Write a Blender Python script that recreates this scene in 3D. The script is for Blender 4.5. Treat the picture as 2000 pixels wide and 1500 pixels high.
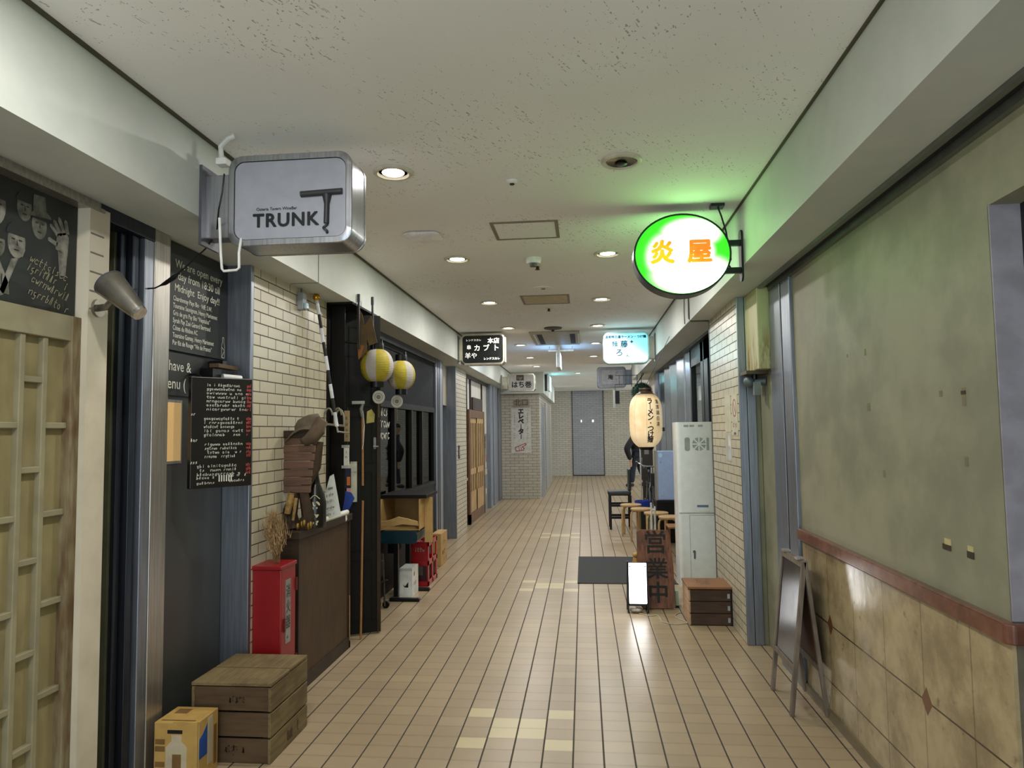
import bpy, bmesh, math, random
from mathutils import Vector, Matrix
random.seed(7)
S = bpy.context.scene
for o in list(bpy.data.objects):
    bpy.data.objects.remove(o)
COL = S.collection
PI = math.pi
R = math.radians

# ------------------------------------------------------------------ camera, world, exposure
EYE = 1.5
yaw, pitch, roll, FPX = R(5.714), R(3.783), R(-0.767), 1384.0
fwd = Vector((-math.sin(yaw) * math.cos(pitch), math.cos(yaw) * math.cos(pitch), math.sin(pitch)))
r0 = Vector((math.cos(yaw), math.sin(yaw), 0))
u0 = r0.cross(fwd)
rt = r0 * math.cos(roll) + u0 * math.sin(roll)
up = -r0 * math.sin(roll) + u0 * math.cos(roll)
cd = bpy.data.cameras.new('camera')
cam = bpy.data.objects.new('camera', cd)
COL.objects.link(cam)
cd.sensor_width = 36
cd.lens = FPX / 2000 * 36
cd.clip_start = 0.05
cam.matrix_world = Matrix(((rt.x, up.x, -fwd.x, 0), (rt.y, up.y, -fwd.y, 0), (rt.z, up.z, -fwd.z, EYE), (0, 0, 0, 1)))
S.camera = cam
W = bpy.data.worlds.new('world')
S.world = W
W.use_nodes = True
W.node_tree.nodes['Background'].inputs[0].default_value = (0.80, 0.93, 1.0, 1)
W.node_tree.nodes['Background'].inputs[1].default_value = 2.95   # daylight that comes in at the open ends of the passage
S.view_settings.view_transform = 'Standard'
S.view_settings.look = 'None'
S.view_settings.gamma = 1
S.view_settings.exposure = 0.0
S.cycles.max_bounces = 10
S.cycles.diffuse_bounces = 6
S.cycles.sample_clamp_indirect = 6
LAMP_W = 13.3          # every ceiling downlight
CZ, SZ = 2.79, 2.43    # ceiling, soffit under the side beams
XL, XR = -1.614, 0.93  # inner faces of the side beams


def lamp(name, loc, power, size=0.13, col=(1.0, 0.965, 0.92), parent=None):
    l = bpy.data.lights.new(name, 'AREA')
    l.shape = 'DISK'
    l.size = size
    l.energy = power
    l.color = col
    o = bpy.data.objects.new(name, l)
    COL.objects.link(o)
    o.location = loc
    if parent:
        o.parent = parent
    return o


# the left row of lit ceiling downlights goes on behind the photographer
for yy in (1.585, -0.2):
    for xx in (-0.915,):
        lamp('downlight_lamp', (xx, yy, CZ - 0.012), LAMP_W * 1.55)


# ------------------------------------------------------------------ materials
def lin(h):
    h = h.lstrip('#')
    out = []
    for i in (0, 2, 4):
        c = int(h[i:i + 2], 16) / 255
        out.append(c / 12.92 if c <= 0.04045 else ((c + 0.055) / 1.055) ** 2.4)
    return (*out, 1)


class NT:
    def __init__(s, name):
        s.mat = bpy.data.materials.new(name)
        s.mat.use_nodes = True
        s.t = s.mat.node_tree
        s.p = s.t.nodes['Principled BSDF']

    def n(s, typ, props=None, **inp):
        nd = s.t.nodes.new('ShaderNode' + typ)
        for k, v in (props or {}).items():
            setattr(nd, k, v)
        for k, v in inp.items():
            s.set(nd.inputs[k], v)
        return nd

    def set(s, sock, v):
        if isinstance(v, bpy.types.NodeSocket):
            s.t.links.new(v, sock)
        else:
            sock.default_value = v

    def m(s, op, a, b=None, c=None):
        nd = s.t.nodes.new('ShaderNodeMath')
        nd.operation = op
        for i, v in enumerate((a, b, c)):
            if v is not None:
                s.set(nd.inputs[i], v)
        return nd.outputs[0]

    def mr(s, v, a, b, c=0.0, d=1.0):
        nd = s.n('MapRange', {'interpolation_type': 'SMOOTHSTEP'})
        for i, x in enumerate((v, a, b, c, d)):
            s.set(nd.inputs[i], x)
        return nd.outputs[0]

    def mix(s, f, a, b):
        nd = s.n('MixRGB')
        s.set(nd.inputs[0], f)
        s.set(nd.inputs[1], a)
        s.set(nd.inputs[2], b)
        return nd.outputs[0]

    def obj(s):
        tc = s.n('TexCoord')
        return tc.outputs['Object']

    def xyz(s):
        sp = s.n('SeparateXYZ')
        s.t.links.new(s.obj(), sp.inputs[0])
        return sp.outputs[0], sp.outputs[1], sp.outputs[2]

    def vec(s, x, y, z):
        c = s.n('CombineXYZ')
        for i, v in enumerate((x, y, z)):
            s.set(c.inputs[i], v)
        return c.outputs[0]

    def noise(s, vec, scale, detail=3.0, rough=0.55):
        nd = s.n('TexNoise', None, Scale=scale, Detail=detail, Roughness=rough)
        s.t.links.new(vec, nd.inputs['Vector'])
        return nd.outputs['Fac']

    def bump(s, h, strength=0.3, dist=0.01):
        b = s.n('Bump', None, Strength=strength, Distance=dist)
        s.t.links.new(h, b.inputs['Height'])
        s.t.links.new(b.outputs[0], s.p.inputs['Normal'])

    def base(s, col=None, rough=None, metal=None, spec=None):
        for k, v in (('Base Color', col), ('Roughness', rough), ('Metallic', metal), ('Specular IOR Level', spec)):
            if v is not None:
                s.set(s.p.inputs[k], v)
        return s.mat


MATS = {}


def mat(name, hexcol, rough=0.5, metal=0.0, spec=0.5, var=0.12, vs=14.0, stretch=None):
    """plain material with a little procedural unevenness"""
    if name in MATS:
        return MATS[name]
    t = NT(name)
    v = t.obj()
    if stretch:
        mp = t.n('Mapping')
        mp.inputs['Scale'].default_value = stretch
        t.t.links.new(v, mp.inputs[0])
        v = mp.outputs[0]
    f = t.noise(v, vs)
    c = lin(hexcol)
    a = tuple(max(0, x * (1 - var)) for x in c[:3]) + (1,)
    b = tuple(min(1, x * (1 + var)) for x in c[:3]) + (1,)
    t.base(t.mix(t.mr(f, 0.3, 0.7), a, b), t.m('MULTIPLY_ADD', f, 0.12, rough - 0.06), metal, spec)
    MATS[name] = t.mat
    return t.mat


def wood(name, h1, h2, rough=0.55, grain=(3, 3, 40), vs=4.0, spec=0.35):
    if name in MATS:
        return MATS[name]
    t = NT(name)
    mp = t.n('Mapping')
    mp.inputs['Scale'].default_value = grain
    t.t.links.new(t.obj(), mp.inputs[0])
    f = t.noise(mp.outputs[0], vs, 5.0, 0.6)
    g = t.noise(t.obj(), 5.0, 2.0)
    k = t.m('MULTIPLY_ADD', g, 0.5, t.m('MULTIPLY', f, 0.6))
    t.base(t.mix(t.mr(k, 0.35, 0.75), lin(h1), lin(h2)), rough, 0, spec)
    t.bump(f, 0.15, 0.003)
    MATS[name] = t.mat
    return t.mat


def glow(name, hexcol, strength):
    if name in MATS:
        return MATS[name]
    t = NT(name)
    t.base(lin(hexcol), 0.4)
    t.p.inputs['Emission Color'].default_value = lin(hexcol)
    t.p.inputs['Emission Strength'].default_value = strength
    MATS[name] = t.mat
    return t.mat


def brick(name, hexcol, mortar, rough=0.3):
    t = NT(name)
    x, y, z = t.xyz()
    v = t.vec(t.m('ADD', x, y), z, 0.0)
    b = t.n('TexBrick')
    b.offset = 0.5
    b.inputs['Scale'].default_value = 1.0
    b.inputs['Brick Width'].default_value = 0.2
    b.inputs['Row Height'].default_value = 0.0643
    b.inputs['Mortar Size'].default_value = 0.0035
    b.inputs['Mortar Smooth'].default_value = 0.3
    b.inputs['Bias'].default_value = 0.0
    c = lin(hexcol)
    b.inputs['Color1'].default_value = c
    b.inputs['Color2'].default_value = tuple(q * 0.88 for q in c[:3]) + (1,)
    b.inputs['Mortar'].default_value = lin(mortar)
    t.t.links.new(v, b.inputs['Vector'])
    f = t.noise(t.obj(), 6.0, 5.0)
    g = t.noise(t.obj(), 30.0, 4.0)
    dirt = t.mr(t.m('MULTIPLY_ADD', g, 0.5, t.m('MULTIPLY', f, 0.5)), 0.55, 0.75, 0.0, 0.35)
    col = t.mix(dirt, b.outputs['Color'], lin('#8a8068'))
    t.base(col, t.m('MULTIPLY_ADD', b.outputs['Fac'], 0.5, rough), 0, 0.5)
    t.bump(t.m('SUBTRACT', 1.0, b.outputs['Fac']), 0.5, 0.004)
    MATS[name] = t.mat
    return t.mat


def floor_mat():
    t = NT('floor_tiles')
    x, y, z = t.xyz()
    u = t.m('DIVIDE', t.m('ADD', x, 0.078), 0.1408)
    v = t.m('DIVIDE', t.m('SUBTRACT', y, 3.429), 0.1222)
    fu, fv = t.m('FLOOR', u), t.m('FLOOR', v)
    ru, rv = t.m('SUBTRACT', u, fu), t.m('SUBTRACT', v, fv)
    du = t.m('MULTIPLY', t.m('MINIMUM', ru, t.m('SUBTRACT', 1.0, ru)), 0.1408)
    dv = t.m('MULTIPLY', t.m('MINIMUM', rv, t.m('SUBTRACT', 1.0, rv)), 0.1222)
    lu = t.m('SUBTRACT', 1.0, t.mr(du, 0.0025, 0.0052))
    lv = t.m('MULTIPLY', t.m('SUBTRACT', 1.0, t.mr(dv, 0.001, 0.012)), 0.22)
    wn = t.n('TexWhiteNoise', {'noise_dimensions': '2D'})
    t.t.links.new(t.vec(fu, fv, 0.0), wn.inputs[0])
    rnd = wn.outputs[0]
    n1 = t.noise(t.obj(), 1.3, 3.0)
    n2 = t.noise(t.obj(), 60.0, 3.0)
    k = t.m('MULTIPLY_ADD', rnd, 0.22, t.m('MULTIPLY_ADD', n1, 0.6, t.m('MULTIPLY', n2, 0.15)))
    col = t.mix(t.mr(k, 0.2, 0.85), lin('#99876d'), lin('#ae9a7c'))
    r = t.m('FLOORED_MODULO', fv, 27.0)
    fu = t.m('ADD', fu, 1.0)

    def eq(a, b):
        return t.m('COMPARE', a, b, 0.1)
    outer = t.m('MULTIPLY', t.m('ADD', eq(fu, -3.0), eq(fu, 0.0)), t.m('ADD', eq(r, 0.0), eq(r, 3.0)))
    inner = t.m('MULTIPLY', t.m('ADD', eq(fu, -2.0), eq(fu, -1.0)), t.m('ADD', eq(r, 1.0), eq(r, 2.0)))
    yel = t.m('MINIMUM', t.m('ADD', outer, inner), 1.0)
    col = t.mix(yel, col, lin('#c4b68e'))
    col = t.mix(lv, col, lin('#4a4238'))
    col = t.mix(lu, col, lin('#3b342b'))
    t.base(col, t.m('MULTIPLY_ADD', n1, 0.12, t.m('MULTIPLY_ADD', lu, 0.4, 0.26)), 0, 0.32)
    h = t.m('SUBTRACT', t.m('MULTIPLY_ADD', t.noise(t.obj(), 25.0, 2.0), 0.25, 1.0), t.m('ADD', lu, lv))
    t.bump(h, 0.35, 0.004)
    return t.mat


def ceiling_mat():
    t = NT('ceiling_board')
    x, y, z = t.xyz()
    n = t.noise(t.obj(), 9.0, 3.0)
    v = t.n('TexVoronoi', {'feature': 'F1'}, Scale=1.0)
    q = t.vec(t.m('MULTIPLY_ADD', n, 14.0, t.m('MULTIPLY', x, 105.0)), t.m('MULTIPLY_ADD', n, 16.0, t.m('MULTIPLY', y, 60.0)), 0.0)
    t.t.links.new(q, v.inputs['Vector'])
    sp = t.n('SeparateColor')
    t.t.links.new(v.outputs['Color'], sp.inputs[0])
    size = t.m('MULTIPLY', t.mr(sp.outputs[0], 0.5, 1.0), t.mr(t.noise(t.obj(), 1.4, 2.0), 0.35, 0.65, 0.12, 0.42))
    d = t.m('LESS_THAN', v.outputs['Distance'], size)
    big = t.noise(t.obj(), 0.7, 2.0)
    col = t.mix(t.mr(big, 0.35, 0.65), lin('#e9e9e6'), lin('#f1f0ee'))
    col = t.mix(t.m('MULTIPLY', d, 0.55), col, lin('#514b3f'))
    t.base(col, 0.85, 0, 0.2)
    return t.mat


def marble_mat():
    t = NT('marble_wainscot')
    x, y, z = t.xyz()
    f = t.noise(t.obj(), 5.0, 6.0, 0.65)
    g = t.noise(t.obj(), 13.0, 4.0, 0.6)
    col = t.mix(t.mr(f, 0.35, 0.68), lin('#b3a27e'), lin('#8b7b5d'))
    col = t.mix(t.mr(g, 0.62, 0.74, 0.0, 0.7), col, lin('#63533c'))

    def ln(c, p, w):
        q = t.m('SUBTRACT', c, p)
        return t.m('SUBTRACT', 1.0, t.mr(t.m('ABSOLUTE', q), w * 0.5, w))
    hz = t.m('MAXIMUM', ln(z, 0.485, 0.0045), ln(z, 0.19, 0.0045))
    fy = t.m('FLOORED_MODULO', t.m('SUBTRACT', y, 3.17), 0.3425)
    vy = t.m('MULTIPLY', ln(fy, 0.01, 0.005), 0.45)
    dm = t.m('FLOORED_MODULO', t.m('SUBTRACT', y, 2.30), 1.03)
    dia = t.m('ADD', t.m('DIVIDE', t.m('ABSOLUTE', t.m('SUBTRACT', dm, 0.52)), 0.042), t.m('DIVIDE', t.m('ABSOLUTE', t.m('SUBTRACT', z, 0.485)), 0.052))
    col = t.mix(t.m('MAXIMUM', hz, vy), col, lin('#3f372b'))
    col = t.mix(t.m('LESS_THAN', dia, 1.0), col, lin('#6d4b33'))
    t.base(col, t.m('MULTIPLY_ADD', g, 0.1, 0.1), 0, 0.5)
    t.bump(f, 0.12, 0.01)
    return t.mat


def plaster_mat(name, h1, h2, rough=0.6):
    t = NT(name)
    f = t.noise(t.obj(), 1.1, 4.0)
    g = t.noise(t.obj(), 7.0, 5.0)
    k = t.m('MULTIPLY_ADD', g, 0.35, t.m('MULTIPLY', f, 0.65))
    t.base(t.mix(t.mr(k, 0.38, 0.62), lin(h1), lin(h2)), rough, 0, 0.4)
    t.bump(g, 0.05, 0.01)
    MATS[name] = t.mat
    return t.mat


def steel_mat(name, hexcol, rough=0.33, metal=0.85):
    t = NT(name)
    mp = t.n('Mapping')
    mp.inputs['Scale'].default_value = (30, 30, 1.2)
    t.t.links.new(t.obj(), mp.inputs[0])
    f = t.noise(mp.outputs[0], 3.0, 4.0)
    g = t.noise(t.obj(), 5.0, 5.0, 0.7)
    c = lin(hexcol)
    col = t.mix(t.mr(f, 0.3, 0.7), tuple(x * 0.85 for x in c[:3]) + (1,), tuple(min(1, x * 1.15) for x in c[:3]) + (1,))
    t.base(col, t.m('MULTIPLY_ADD', g, 0.25, rough - 0.1), metal, 0.5)
    MATS[name] = t.mat
    return t.mat


def glass_mat(name, tint, k=0.75):
    """window glass: tinted see-through pane with a mirror reflection"""
    t = NT(name)
    tr = t.n('BsdfTransparent')
    tr.inputs[0].default_value = tint
    gl = t.n('BsdfGlossy')
    gl.inputs['Roughness'].default_value = 0.02
    gl.inputs['Color'].default_value = (0.9, 0.93, 0.95, 1)
    fr = t.n('Fresnel', None, IOR=1.6)
    mx = t.n('MixShader')
    t.t.links.new(t.m('MINIMUM', t.m('ADD', fr.outputs[0], 0.06), k), mx.inputs[0])
    t.t.links.new(tr.outputs[0], mx.inputs[1])
    t.t.links.new(gl.outputs[0], mx.inputs[2])
    t.t.links.new(mx.outputs[0], t.t.nodes['Material Output'].inputs[0])
    MATS[name] = t.mat
    return t.mat


def gore_mat():
    """paper lantern of alternating yellow and white gores"""
    t = NT('lantern_gores')
    x, y, z = t.xyz()
    a = t.m('ARCTAN2', x, t.m('MULTIPLY', y, -1.0))
    s = t.m('FRACT', t.m('ADD', t.m('DIVIDE', a, PI * 2 / 4), 10.28))
    w = t.m('LESS_THAN', s, 0.42)
    n = t.noise(t.obj(), 20.0)
    col = t.mix(w, t.mix(n, lin('#8f7c1a'), lin('#ada034')), t.mix(n, lin('#99928c'), lin('#b0a9a3')))
    rib = t.m('SINE', t.m('MULTIPLY', z, 520.0))
    t.base(col, 0.6, 0, 0.3)
    t.bump(rib, 0.25, 0.002)
    return t.mat


def big_lantern_mat():
    t = NT('lantern_paper')
    x, y, z = t.xyz()
    n = t.noise(t.obj(), 7.0, 4.0)
    a = t.m('ARCTAN2', x, t.m('MULTIPLY', y, -1.0))
    seam = t.m('LESS_THAN', t.m('ABSOLUTE', t.m('SUBTRACT', t.m('FRACT', t.m('DIVIDE', t.m('ADD', a, 0.42), PI / 4)), 0.5)), 0.012)
    col = t.mix(t.mr(n, 0.3, 0.7), lin('#e6c796'), lin('#f3dcb6'))
    col = t.mix(t.m('MULTIPLY', seam, 0.6), col, lin('#8a6a44'))
    top_dark = t.m('MULTIPLY', t.mr(z, 0.2, 0.285), t.m('MULTIPLY_ADD', n, 0.7, 0.4))  # paper turns darker and browner towards the top
    col = t.mix(top_dark, col, lin('#4d3c2c'))
    t.base(col, 0.6, 0, 0.3)
    t.set(t.p.inputs['Emission Color'], col)
    t.p.inputs['Emission Strength'].default_value = 0.45
    t.bump(t.m('SINE', t.m('MULTIPLY', z, 380.0)), 0.15, 0.002)
    return t.mat


def green_face_mat():
    t = NT('green_sign_face')
    x, y, z = t.xyz()
    px = t.m('DIVIDE', x, 0.27)
    pz = t.m('DIVIDE', z, 0.232)

    def blob(cx, cz, rx, rz):
        a = t.m('DIVIDE', t.m('SUBTRACT', px, cx), rx)
        b = t.m('DIVIDE', t.m('SUBTRACT', pz, cz), rz)
        return t.m('SUBTRACT', 1.0, t.mr(t.m('ADD', t.m('MULTIPLY', a, a), t.m('MULTIPLY', b, b)), 0.35, 1.5))
    g = t.m('MAXIMUM', blob(0.2, 0.52, 0.62, 0.38), blob(0.2, -0.5, 0.85, 0.52))  # white zones paint the glow of the tubes behind the face
    g = t.m('MAXIMUM', g, blob(-0.25, -0.05, 0.5, 0.62))
    g = t.m('MAXIMUM', g, blob(0.3, 0.0, 0.38, 0.6))
    col = t.mix(g, (0.035, 0.62, 0.012, 1), (0.42, 1.0, 0.38, 1))
    t.base(col, 0.4)
    t.set(t.p.inputs['Emission Color'], col)
    t.set(t.p.inputs['Emission Strength'], t.m('MULTIPLY_ADD', g, 5.2, 1.0))
    return t.mat


def blue_face_mat():
    t = NT('cyan_sign_face')
    x, y, z = t.xyz()
    g = t.mr(t.m('ADD', t.m('MULTIPLY', z, -2.2), t.m('MULTIPLY', x, -1.6)), -0.45, 0.35)
    col = t.mix(g, (0.22, 0.74, 0.92, 1), (0.72, 1.0, 1.0, 1))
    t.base(col, 0.4)
    t.set(t.p.inputs['Emission Color'], col)
    t.set(t.p.inputs['Emission Strength'], t.m('MULTIPLY_ADD', g, 2.2, 0.95))
    return t.mat


def stain_mat():
    """cream sheet metal with rusty runs near its foot"""
    t = NT('stained_cream_metal')
    mp = t.n('Mapping')
    mp.inputs['Scale'].default_value = (9, 9, 1.4)
    t.t.links.new(t.obj(), mp.inputs[0])
    f = t.noise(mp.outputs[0], 3.0, 5.0, 0.65)
    x, y, z = t.xyz()
    k = t.m('MULTIPLY', t.mr(f, 0.42, 0.62), t.mr(z, 0.05, 0.36, 1.0, 0.0))
    t.base(t.mix(k, lin('#b3aa84'), lin('#7a5a2a')), 0.5, 0.0, 0.4)
    return t.mat


GLYPHS = [[[(0.1, 0), (0.2, 1), (0.4, 0.9), (0.5, 0)]], [[(0, 0.5), (0.3, 0.65), (0.7, 0.4), (0.6, 0), (0.2, 0.05), (0, 0.4)]],
          [[(0, 0.6), (0.1, 0)], [(0.1, 0.45), (0.5, 0.65), (0.8, 0.5), (0.85, 0)]], [[(0.3, 1), (0.3, 0.1), (0.7, 0)], [(0, 0.65), (0.8, 0.7)]],
          [[(0.8, 0.55), (0.3, 0.65), (0, 0.3), (0.4, 0), (0.9, 0.15)]], [[(0.7, 0.6), (0.1, 0.5), (0.3, 0.1), (0.8, 0.2), (0.8, 0.65), (0.7, -0.3), (0.2, -0.25)]],
          [[(0, 0.6), (0.3, 0), (0.5, 0.5), (0.7, 0), (1, 0.65)]], [[(0.4, 0.65), (0.45, 0)], [(0.4, 0.85), (0.44, 0.95)]],
          [[(0.1, 1), (0.1, 0), (0.6, 0.05), (0.75, 0.4), (0.2, 0.55)]], [[(0, 0.6), (0.15, 0), (0.5, 0.1), (0.8, 0.6), (0.85, 0)]],
          [[(0.1, 0), (0.15, 0.6), (0.7, 0.62)]], [[(0.7, 0.6), (0.2, 0.55), (0.7, 0.25), (0.1, 0)]]]


# ------------------------------------------------------------------ mesh helpers
class B:
    def __init__(s):
        s.bm = bmesh.new()

    def face(s, vs):
        try:
            return s.bm.faces.new(vs)
        except ValueError:
            return None

    def box(s, x0, x1, y0, y1, z0, z1, M=None):
        p = [Vector((x, y, z)) for z in (z0, z1) for y in (y0, y1) for x in (x0, x1)]
        if M:
            p = [M @ q for q in p]
        v = [s.bm.verts.new(q) for q in p]
        for f in ((0, 2, 3, 1), (4, 5, 7, 6), (0, 1, 5, 4), (2, 6, 7, 3), (0, 4, 6, 2), (1, 3, 7, 5)):
            s.face([v[i] for i in f])
        return s

    def rings(s, rs, closed=True, caps=True):
        V = [[s.bm.verts.new(p) for p in r] for r in rs]
        n = len(rs[0])
        for a, b in zip(V, V[1:]):
            for i in range(n if closed else n - 1):
                s.face((a[i], a[(i + 1) % n], b[(i + 1) % n], b[i]))
        if caps:
            s.face(list(reversed(V[0])))
            s.face(V[-1])
        return s

    def tube(s, pts, r, n=8, loop=False):
        pts = [Vector(p) for p in pts]
        rs = []
        ref = None
        N = len(pts)
        for i, p in enumerate(pts):
            if loop:
                d = pts[(i + 1) % N] - pts[i - 1]
            else:
                d = pts[min(i + 1, N - 1)] - pts[max(i - 1, 0)]
            d.normalize()
            if ref is None:
                ref = d.cross(Vector((0, 0, 1)))
                if ref.length < 0.05:
                    ref = d.cross(Vector((1, 0, 0)))
            a = (ref - d * ref.dot(d)).normalized()
            ref = a
            b = d.cross(a)
            rr = r[i] if isinstance(r, (list, tuple)) else r
            rs.append([p + (a * math.cos(t) + b * math.sin(t)) * rr for t in (2 * PI * k / n for k in range(n))])
        if loop:
            rs.append(rs[0])
            s.rings(rs, True, False)
            bmesh.ops.remove_doubles(s.bm, verts=s.bm.verts, dist=1e-6)
        else:
            s.rings(rs)
        return s

    def cyl(s, p0, p1, r0, r1=None, n=20):
        return s.tube([p0, p1], [r0, r0 if r1 is None else r1], n)

    def lathe(s, prof, c=(0, 0, 0), n=28, M=None, caps=True):
        c = Vector(c)
        M = M or Matrix.Identity(3)
        rs = [[c + M @ Vector((r * math.cos(t), r * math.sin(t), z)) for t in (2 * PI * k / n for k in range(n))] for r, z in prof]
        return s.rings(rs, True, caps)

    def ball(s, c, r, n=16, m=10):
        if not isinstance(r, (tuple, list)):
            r = (r, r, r)
        prof = [(math.sin(PI * k / m), -math.cos(PI * k / m)) for k in range(m + 1)]
        prof[0] = (1e-3, -1)
        prof[-1] = (1e-3, 1)
        c = Vector(c)
        rs = [[c + Vector((a * math.cos(t) * r[0], a * math.sin(t) * r[1], z * r[2])) for t in (2 * PI * k / n for k in range(n))] for a, z in prof]
        return s.rings(rs)

    def prism(s, poly, O, U, V, depth):
        O, U, V = Vector(O), Vector(U), Vector(V)
        N = U.cross(V)
        f = [s.bm.verts.new(O + U * x + V * y) for x, y in poly]
        k = [s.bm.verts.new(O + U * x + V * y - N * depth) for x, y in poly]
        n = len(poly)
        s.face(f)
        s.face(list(reversed(k)))
        for i in range(n):
            s.face((f[i], k[i], k[(i + 1) % n], f[(i + 1) % n]))
        return s

    def ribbon(s, pts, w, O, U, V, lift=0.0):
        """flat pen stroke in the plane O, U, V"""
        O, U, V = Vector(O), Vector(U), Vector(V)
        N = U.cross(V)
        for (ax, ay), (bx, by) in zip(pts, pts[1:]):
            dx, dy = bx - ax, by - ay
            L = math.hypot(dx, dy) or 1e-6
            nx, ny = -dy / L * w / 2, dx / L * w / 2
            ex, ey = dx / L * w * 0.3, dy / L * w * 0.3
            q = [(ax + nx - ex, ay + ny - ey), (ax - nx - ex, ay - ny - ey), (bx - nx + ex, by - ny + ey), (bx + nx + ex, by + ny + ey)]
            s.face([s.bm.verts.new(O + U * x + V * y + N * lift) for x, y in q])
        return s

    def text(s, body, size, O, U, V, bold=0.0, align='CENTER', line=1.0, fn=None, depth=0.0, wide=1.0, char=1.0):
        c = bpy.data.curves.new('t', 'FONT')
        c.body = body
        c.size = size
        c.align_x = align
        c.align_y = 'CENTER'
        c.space_line = line
        c.space_character = char
        c.extrude = depth / 2
        c.resolution_u = 3
        o = bpy.data.objects.new('t', c)
        COL.objects.link(o)
        dg = bpy.context.evaluated_depsgraph_get()
        me = bpy.data.meshes.new_from_object(o.evaluated_get(dg))
        O, U, V = Vector(O), Vector(U), Vector(V)
        N = U.cross(V)
        shifts = [(0.0, 0.0)]
        if bold:
            shifts += [(bold * math.cos(R(a)), bold * math.sin(R(a))) for a in range(0, 360, 45 if bold > 0.001 else 90)]
        for k, (ox, oy) in enumerate(shifts):
            vs = []
            for v in me.vertices:
                x, y, z = v.co
                x, y, z = x * wide + ox, y + oy, z + depth / 2 + k * 0.00002
                vs.append(s.bm.verts.new(fn(x, y) if fn else O + U * x + V * y + N * z))
            for p in me.polygons:
                s.face([vs[i] for i in p.vertices])
        bpy.data.objects.remove(o)
        bpy.data.curves.remove(c)
        bpy.data.meshes.remove(me)
        return s

    def scribble(s, O, U, V, w, h, letters, pen=0.12):
        """a row of handwriting too small to read"""
        cw = w / letters
        for i in range(letters):
            if random.random() < 0.13:
                continue
            sl = 0.18
            for st in random.choice(GLYPHS):
                s.ribbon([(i * cw + cw * (0.08 + 0.8 * x + sl * y * 0.5) + random.uniform(-0.05, 0.05) * cw, h * (y + random.uniform(-0.06, 0.06))) for x, y in st], h * pen, O, U, V)
        return s

    def obj(s, name, m, parent=None, smooth=False, bev=0.0, world=False, sharp=35, subd=0):
        bmesh.ops.recalc_face_normals(s.bm, faces=s.bm.faces)
        me = bpy.data.meshes.new(name)
        vs = [v.co for v in s.bm.verts]
        if parent is not None:
            org = Vector(parent['_org'])
        elif world:
            org = Vector((0, 0, 0))
        else:
            lo = [min(v[i] for v in vs) for i in range(3)]
            hi = [max(v[i] for v in vs) for i in range(3)]
            org = Vector(((lo[0] + hi[0]) / 2, (lo[1] + hi[1]) / 2, lo[2]))
        bmesh.ops.translate(s.bm, verts=s.bm.verts, vec=-org)
        s.bm.to_mesh(me)
        s.bm.free()
        me.materials.append(m)
        o = bpy.data.objects.new(name, me)
        COL.objects.link(o)
        if parent is not None:
            o.parent = parent
            o['_org'] = list(org)
        else:
            o.location = org
            o['_org'] = list(org)
        if smooth:
            for p in me.polygons:
                p.use_smooth = True
            me.set_sharp_from_angle(angle=R(sharp))
        if bev:
            b = o.modifiers.new('b', 'BEVEL')
            b.width = bev
            b.segments = 2
            b.limit_method = 'ANGLE'
        if subd:
            b = o.modifiers.new('s', 'SUBSURF')
            b.levels = b.render_levels = subd
        return o


def thing(name, label, cat, loc, group=None):
    o = bpy.data.objects.new(name, None)
    o.empty_display_size = 0.05
    COL.objects.link(o)
    o.location = loc
    o['_org'] = list(loc)
    return tag(o, label, cat, group)


def tag(o, label, cat, group=None):
    o['label'] = label
    o['category'] = cat
    if group:
        o['group'] = group
    return o


def struct(o):
    o['kind'] = 'structure'
    return o


def copy_tree(o, parent=None):
    c = o.copy()
    COL.objects.link(c)
    if parent:
        c.parent = parent
    for ch in o.children:
        copy_tree(ch, c)
    return c


def bx(*a):
    return B().box(*a)


def rrect(w, h, r, n=6):
    out = []
    for cx, cy, a0 in ((w / 2 - r, h / 2 - r, 0), (-w / 2 + r, h / 2 - r, 90), (-w / 2 + r, -h / 2 + r, 180), (w / 2 - r, -h / 2 + r, 270)):
        for k in range(n + 1):
            a = R(a0 + 90 * k / n)
            out.append((cx + r * math.cos(a), cy + r * math.sin(a)))
    return out


def ell(rx, ry, n=40, cx=0, cy=0):
    return [(cx + rx * math.cos(2 * PI * k / n), cy + ry * math.sin(2 * PI * k / n)) for k in range(n)]


FX, FZ = Vector((1, 0, 0)), Vector((0, 0, 1))   # a surface that faces the camera end of the passage
LU, RU = Vector((0, 1, 0)), Vector((0, -1, 0))  # text direction on the left and on the right wall

M_cream = brick('cream_brick', '#c6bea6', '#4a4336')
M_grey_brick = brick('grey_brick', '#b4ae9f', '#55503f')
M_floor = floor_mat()
M_ceil = ceiling_mat()
M_beam = plaster_mat('beam_paint', '#bcc2bb', '#c8ccc4', 0.5)
M_plaster = plaster_mat('stained_plaster', '#807f6a', '#98957d', 0.55)
M_white_wall = plaster_mat('white_plaster', '#c8c4b8', '#d5d1c6', 0.6)
M_steel = steel_mat('blue_steel', '#8a8f99', 0.36)
M_steel_d = steel_mat('dark_steel', '#3b4049')
M_silver = steel_mat('silver_steel', '#a9a49c', 0.3)
M_chrome = steel_mat('polished_steel', '#c9ccd0', 0.16, 1.0)
M_black = mat('black_paint', '#100e0a', 0.55, spec=0.22)
M_blackm = mat('black_metal', '#101012', 0.35, 0.4)
M_dark = mat('dark_void', '#0d0e0e', 0.7)
M_white = mat('white_plastic', '#dcdcd8', 0.35)
M_paper = mat('paper', '#d3d2c8', 0.7)
M_ink = mat('black_ink', '#0b0b0b', 0.6)
M_rail = wood('red_brown_stone', '#5b382b', '#7d5141', 0.18, (6, 6, 6), 3.0, 0.5)
M_dwood = wood('dark_stained_wood', '#241b12', '#3a2b1c', 0.5)
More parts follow.
